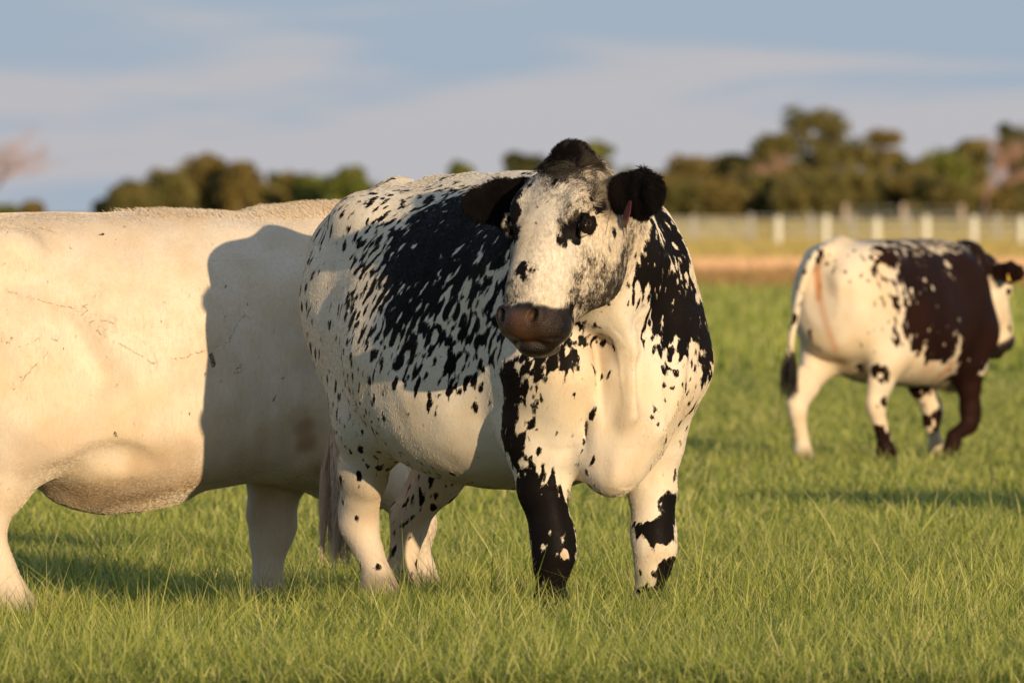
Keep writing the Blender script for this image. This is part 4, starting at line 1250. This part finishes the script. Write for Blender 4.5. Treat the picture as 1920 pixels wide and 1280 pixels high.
# ------------------------------------------------------------------ fences far behind
m_post = simple('post_white', (.78, .74, .62), .6, .3, .1, 3)
m_postg = simple('post_grey', (.36, .33, .29), .7, .3, .1, 3)
m_postp = simple('post_weathered', (.42, .32, .25), .7, .3, .1, 3)
m_wire = simple('fence_wire', (.42, .44, .44), .5, .4)
def fence(name, label, Y, pxs, h, w, mat, wires, wr=.012, sag=0.0, group=None, extra=()):
    root = empty(name, ((pxs[0] - 960) / FPX * Y, Y, float(gz(0, Y))))
    tag(root, label, 'fence', group)
    x0 = root.location.x
    n = 10
    for i, px in enumerate(pxs):
        vs, fs = [], []
        hh = h * (1 + .03 * math.sin(i * 2.3))
        for z_, k_ in ((-.1, 1), (hh * .96, 1), (hh, .75)):
            for j in range(n):
                a_ = 2 * math.pi * j / n
                vs.append(((px - 960) / FPX * Y - x0 + math.cos(a_) * w / 2 * k_, math.sin(a_) * w / 2 * k_, z_))
        for r_ in range(2):
            for j in range(n): fs.append((r_ * n + j, r_ * n + (j + 1) % n, (r_ + 1) * n + (j + 1) % n, (r_ + 1) * n + j))
        for j in range(1, n // 2): fs.append((2 * n + j - 1, 2 * n + j, 2 * n + n - 1 - j, 2 * n + (n - j) % n))
        mesh_np('post', vs, fs, mat, root, smooth=False)
    xa, xb = [(q - 960) / FPX * Y - x0 for q in (pxs[0], pxs[-1])]
    for z_ in wires:
        v_ = [(x_, -w / 2 - .01 + a_ * wr, z_ + b_ * wr) for x_ in (xa, xb) for a_, b_ in ((-1, -1), (1, -1), (1, 1), (-1, 1))]
        mesh_np('wire', v_, [(0, 1, 5, 4), (1, 2, 6, 5), (2, 3, 7, 6), (3, 0, 4, 7), (0, 3, 2, 1), (4, 5, 6, 7)], m_wire, root, smooth=False)
    return root
fence('fence', 'nearest row of stout white posts strung with wire beyond the bare strip', 447,
      [1459, 1549, 1644, 1737, 1826, 1916, 2006], 1.12, .24, m_post, (.35, .65, .95))
fence('fence', 'middle row of slimmer grey posts behind the white ones', 500, [1407, 1520, 1598, 1702, 1870, 1965], 1.20, .20, m_postg, (.3, .6, .9, 1.1))
fence('fence', 'farthest row of brownish posts just in front of the trees', 760, [1585, 1694, 1803], 1.25, .36, m_postp, (.6, 1.0))

fence('fence', 'pale grey rail panel fence right beside the spotted cow\'s neck', 470, [1190, 1300, 1410], 1.15, .20, m_postg, (.30, .45, .60, .75, .90, 1.05), wr=.018)

# ------------------------------------------------------------------ trees
def leaf_mat(name, c0, c1, c2):
    m = NT(name, .6, .2)
    rn_ = m.attr('rnd')
    r_ = m.node('ShaderNodeValToRGB'); e_ = r_.color_ramp.elements
    e_[0].color = c0 + (1,); e_[1].color = c2 + (1,); q = e_.new(.5); q.color = c1 + (1,)
    m.l.new(rn_, r_.inputs['Fac'])
    clump = m.noise(m.obj(), .55, 3, .6)
    cc = m.mix(m.step(clump, .42, .62, 0, .55), r_.outputs['Color'], tuple(a * .55 for a in c0))
    m.color(cc)
    t_ = m.node('ShaderNodeBsdfTranslucent'); m.l.new(cc, t_.inputs['Color'])
    s_ = m.node('ShaderNodeMixShader'); s_.inputs[0].default_value = .25
    m.l.new(m.bsdf.outputs[0], s_.inputs[1]); m.l.new(t_.outputs[0], s_.inputs[2])
    m.l.new(s_.outputs[0], m.n['Material Output'].inputs['Surface'])
    return m.m
LM = {'olive': leaf_mat('olive_leaves', (.10, .100, .026), (.21, .180, .052), (.31, .235, .080)),
      'brown': leaf_mat('bronze_leaves', (.12, .095, .028), (.25, .190, .056), (.36, .26, .082)),
      'green': leaf_mat('yellow_green_leaves', (.11, .130, .025), (.22, .24, .050), (.33, .32, .08)),
      'dark': leaf_mat('dark_leaves', (.045, .055, .018), (.11, .115, .034), (.19, .165, .055))}
m_bark = simple('bark', (.16, .11, .08), .9, .1, .3, 2)
m_twig = simple('bare_twigs', (.46, .28, .20), .9, .1, .2, 2)
def limb_mesh(segs):
    vs, fs = [], []
    for p0, p1, r0, r1 in segs:
        t = p1 - p0; L_ = np.linalg.norm(t); t = t / max(L_, 1e-6)
        a_ = np.cross(t, (.3, 1, .2)); a_ /= np.linalg.norm(a_); b_ = np.cross(t, a_); o_ = len(vs)
        for p_, r_ in ((p0, r0), (p1, r1)):
            for j in range(5):
                th_ = 2 * math.pi * j / 5
                vs.append(p_ + r_ * (a_ * math.cos(th_) + b_ * math.sin(th_)))
        for j in range(5): fs.append((o_ + j, o_ + (j + 1) % 5, o_ + 5 + (j + 1) % 5, o_ + 5 + j))
    return vs, fs
def tree(px, top, wpx, Y, kind, label, base=412, seed=0, nleaf=2600, low=.12, leaf=.46, sparse=1.0, group=None, name='tree'):
    r = np.random.default_rng(seed + int(px))
    x0 = (px - 960) / FPX * Y; z0 = float(gz(0, Y))
    H = (CAMZ + (400 - top) * Y / FPX) - z0; W = wpx * Y / FPX / 2
    root = empty(name, (x0, Y, z0)); tag(root, label, 'tree' if name != 'bush' else 'bush', group)
    # limbs
    segs = []; tips = []
    p = v3(0, 0, -.2); tr_ = .035 * H
    fork = v3(r.normal(0, .04) * H, 0, H * (.28 if low > .05 else .12))
    segs.append((p, fork, tr_ * 1.2, tr_))
    nb = 7
    for i in range(nb):
        a_ = 2 * math.pi * i / nb + r.normal(0, .3)
        e_ = v3(math.cos(a_) * W * r.uniform(.35, .75), math.sin(a_) * W * r.uniform(.35, .75), H * r.uniform(.5, .92))
        mid = fork * .45 + e_ * .55 + v3(0, 0, -.04 * H)
        segs.append((fork, mid, tr_ * .6, tr_ * .35)); segs.append((mid, e_, tr_ * .35, tr_ * .1)); tips += [mid, e_]
    vs, fs = limb_mesh(segs); mesh_np('trunk', vs, fs, m_bark, root)
    # crown: uneven clusters of leaf sprays
    nc = int(34 * sparse) + 6
    cs_ = []
    for i in range(nc):
        a_ = r.uniform(0, 2 * math.pi); rr = r.random() ** .5; zz = r.uniform(low, .93)
        env = (1 - abs((zz - .42) / .62) ** 2.2) ** .5 if abs((zz - .42) / .62) < 1 else .1
        cs_.append((v3(math.cos(a_) * W * rr * env * .88, math.sin(a_) * W * rr * env * .88, H * zz), r.uniform(.20, .36) * min(W, H * .6) + .15))
    cs_.append((v3(r.normal(0, .1) * W, 0, H * .88), H * .10))
    n = nleaf
    ci = r.integers(0, len(cs_), n)
    cc = np.array([c[0] for c in cs_])[ci]; cr_ = np.array([c[1] for c in cs_])[ci]
    d = r.normal(0, 1, (n, 3)); d /= np.linalg.norm(d, axis=1)[:, None]
    q = cc + d * (cr_ * r.random(n) ** .4)[:, None] * np.array([1.15, 1.15, .85])
    q[:, 2] = np.maximum(q[:, 2], .1)
    a1 = r.normal(0, 1, (n, 3)); a1 /= np.linalg.norm(a1, axis=1)[:, None]
    a2 = np.cross(a1, r.normal(0, 1, (n, 3))); a2 /= np.linalg.norm(a2, axis=1)[:, None]
    sz = leaf * r.uniform(.5, 1.2, n)[:, None]
    Vq = np.stack([q + a1 * sz * .5, q + a2 * sz * .3, q - a1 * sz * .5, q - a2 * sz * .3], 1).reshape(-1, 3)
    o = mesh_np('crown', Vq, np.arange(4 * n).reshape(-1, 4), LM[kind], root, smooth=False)
    shade = np.clip(r.random(len(cs_))[ci] * .6 + r.random(n) * .4, 0, 1)
    fattr(o, 'rnd', np.repeat(shade, 4))
    return root
def bare_tree(px, top, wpx, Y, label, seed=0, lean=0.0, depth=6, rad=1.0, group=None):
    r = np.random.default_rng(seed)
    x0 = (px - 960) / FPX * Y; z0 = float(gz(0, Y)); H = (CAMZ + (400 - top) * Y / FPX) - z0; W = wpx * Y / FPX / 2
    root = empty('bare_tree', (x0, Y, z0)); tag(root, label, 'tree', group)
    ts, bs = [], []
    def grow(p, d, L_, ra, k_):
        e_ = p + d * L_
        (ts if k_ < 1 else bs).append((p, e_, ra, ra * .68))
        if k_ >= depth: return
        for i in range(3 if k_ < 4 else 2):
            nd = d + r.normal(0, .42, 3) * np.array([W / H * 2.2, W / H * 2.2, .6]); nd[2] = abs(nd[2]) * .8 + .12
            nd /= np.linalg.norm(nd)
            grow(e_, nd, L_ * r.uniform(.62, .85), ra * .62, k_ + 1)
    d0 = v3(lean, 0, 1); d0 /= np.linalg.norm(d0)
    grow(v3(0, 0, -.2), d0, H * .24, H * .028 * rad, 0)
    for nm, sg_ in (('trunk', ts), ('branches', bs)):
        vs, fs = limb_mesh(sg_); mesh_np(nm, vs, fs, m_twig if nm == 'branches' else m_bark, root)
    return root
TR = [  # px, top, width, distance, kind, label
    (1238, 318, 95, 830, 'brown', 'low rusty brown tree just right of the spotted cow\'s neck'),
    (1300, 292, 110, 845, 'brown', 'brownish round tree second from the left in the right hand wood'),
    (1375, 288, 105, 860, 'olive', 'olive tree with a thin top left of the tallest tree'),
    (1440, 255, 120, 840, 'olive', 'broad olive tree leaning against the tallest tree\'s left side'),
    (1530, 203, 165, 850, 'olive', 'tallest round topped olive tree of the wood'),
    (1600, 265, 120, 865, 'olive', 'medium olive tree on the right shoulder of the tallest tree'),
    (1662, 240, 85, 880, 'brown', 'slim pointed brown tree standing just right of the tallest tree'),
    (1700, 300, 110, 850, 'olive', 'low olive tree under the gap in the skyline'),
    (1762, 285, 115, 860, 'green', 'yellowish green tree left of the bare pinkish tree'),
    (1820, 262, 90, 875, 'olive', 'olive tree behind the bare pinkish tree'),
    (1905, 228, 85, 890, 'dark', 'dark green tree at the right edge of the photo'),
    (250, 345, 95, 830, 'olive', 'low sloping olive tree at the left end of the left clump'),
    (312, 318, 100, 840, 'olive', 'olive tree second from the left in the left clump'),
    (392, 288, 110, 850, 'brown', 'tallest bronze tree of the left clump'),
    (455, 305, 90, 845, 'brown', 'bronze tree right of the tallest in the left clump'),
    (530, 322, 80, 860, 'olive', 'thin olive tree in the middle of the left clump'),
    (590, 332, 85, 850, 'green', 'small yellowish green tree right of the middle of the left clump'),
    (655, 316, 95, 840, 'green', 'bright yellowish green tree at the right end of the left clump'),
    (868, 302, 55, 870, 'green', 'pale green treetop showing above the spotted cow\'s back left of its ear'),
    (985, 284, 85, 850, 'dark', 'dark green treetop left of the spotted cow\'s head'),
    (1122, 262, 62, 860, 'green', 'green treetop peeking out right behind the poll'),
    (1180, 318, 60, 850, 'green', 'low green treetop above the spotted cow\'s left ear'),
    (60, 380, 40, 850, 'brown', 'tiny brown tree top showing over the cream cow\'s back'),
    (205, 376, 60, 850, 'olive', 'lowest olive tree trailing off left of the left clump'),
    (8, 388, 80, 860, 'green', 'low greenish tree at the left edge just over the cream cow\'s back'),
]
for i, (px, tp_, w_, Y, kd, lb) in enumerate(TR):
    tree(px, tp_, w_, Y, kd, lb, seed=i, nleaf=5200, sparse=.8 if 'spars' in lb or 'thin' in lb else 1.0, low=.1, group='trees along the far edge of the fields')
for i, (px, w_, tp_, kd) in enumerate([(1265, 110, 345, 'olive'), (1345, 115, 338, 'brown'), (1430, 125, 325, 'olive'), (1515, 130, 320, 'olive'), (1600, 120, 325, 'olive'), (1680, 120, 330, 'brown'), (1765, 120, 335, 'olive'), (1850, 120, 345, 'brown'), (1930, 100, 340, 'dark')]):
    tree(px, tp_, w_ * 1.25, 815 + 4 * (i % 3), kd, ['low bush in front of the wood, %s' % q for q in
        ('left end of the row', 'second from the left', 'olive one left of the tallest tree', 'below the tallest tree', 'below and right of the tallest tree', 'brown one above the far cow\'s rump', 'above the far cow\'s back', 'below the bare pinkish tree', 'at the right edge')][i],
        seed=90 + i, nleaf=4200, low=.02, name='bush', group='bushes in front of the wood')
bare_tree(1848, 200, 260, 800, 'bare pinkish tree with fanned twigs at the right of the wood', 3, 0, 7, 1.0)
bare_tree(1425, 262, 90, 835, 'small bare pinkish treetop left of the tallest tree', 5, .1, 6, .9)
bare_tree(1345, 292, 70, 838, 'thin bare treetop between the brown trees', 6, .1, 6, .8)
bare_tree(-50, 120, 420, 420, 'leafless tree whose reddish twigs reach in at the left edge', 12, .1, 7, .5)
tick('trees')
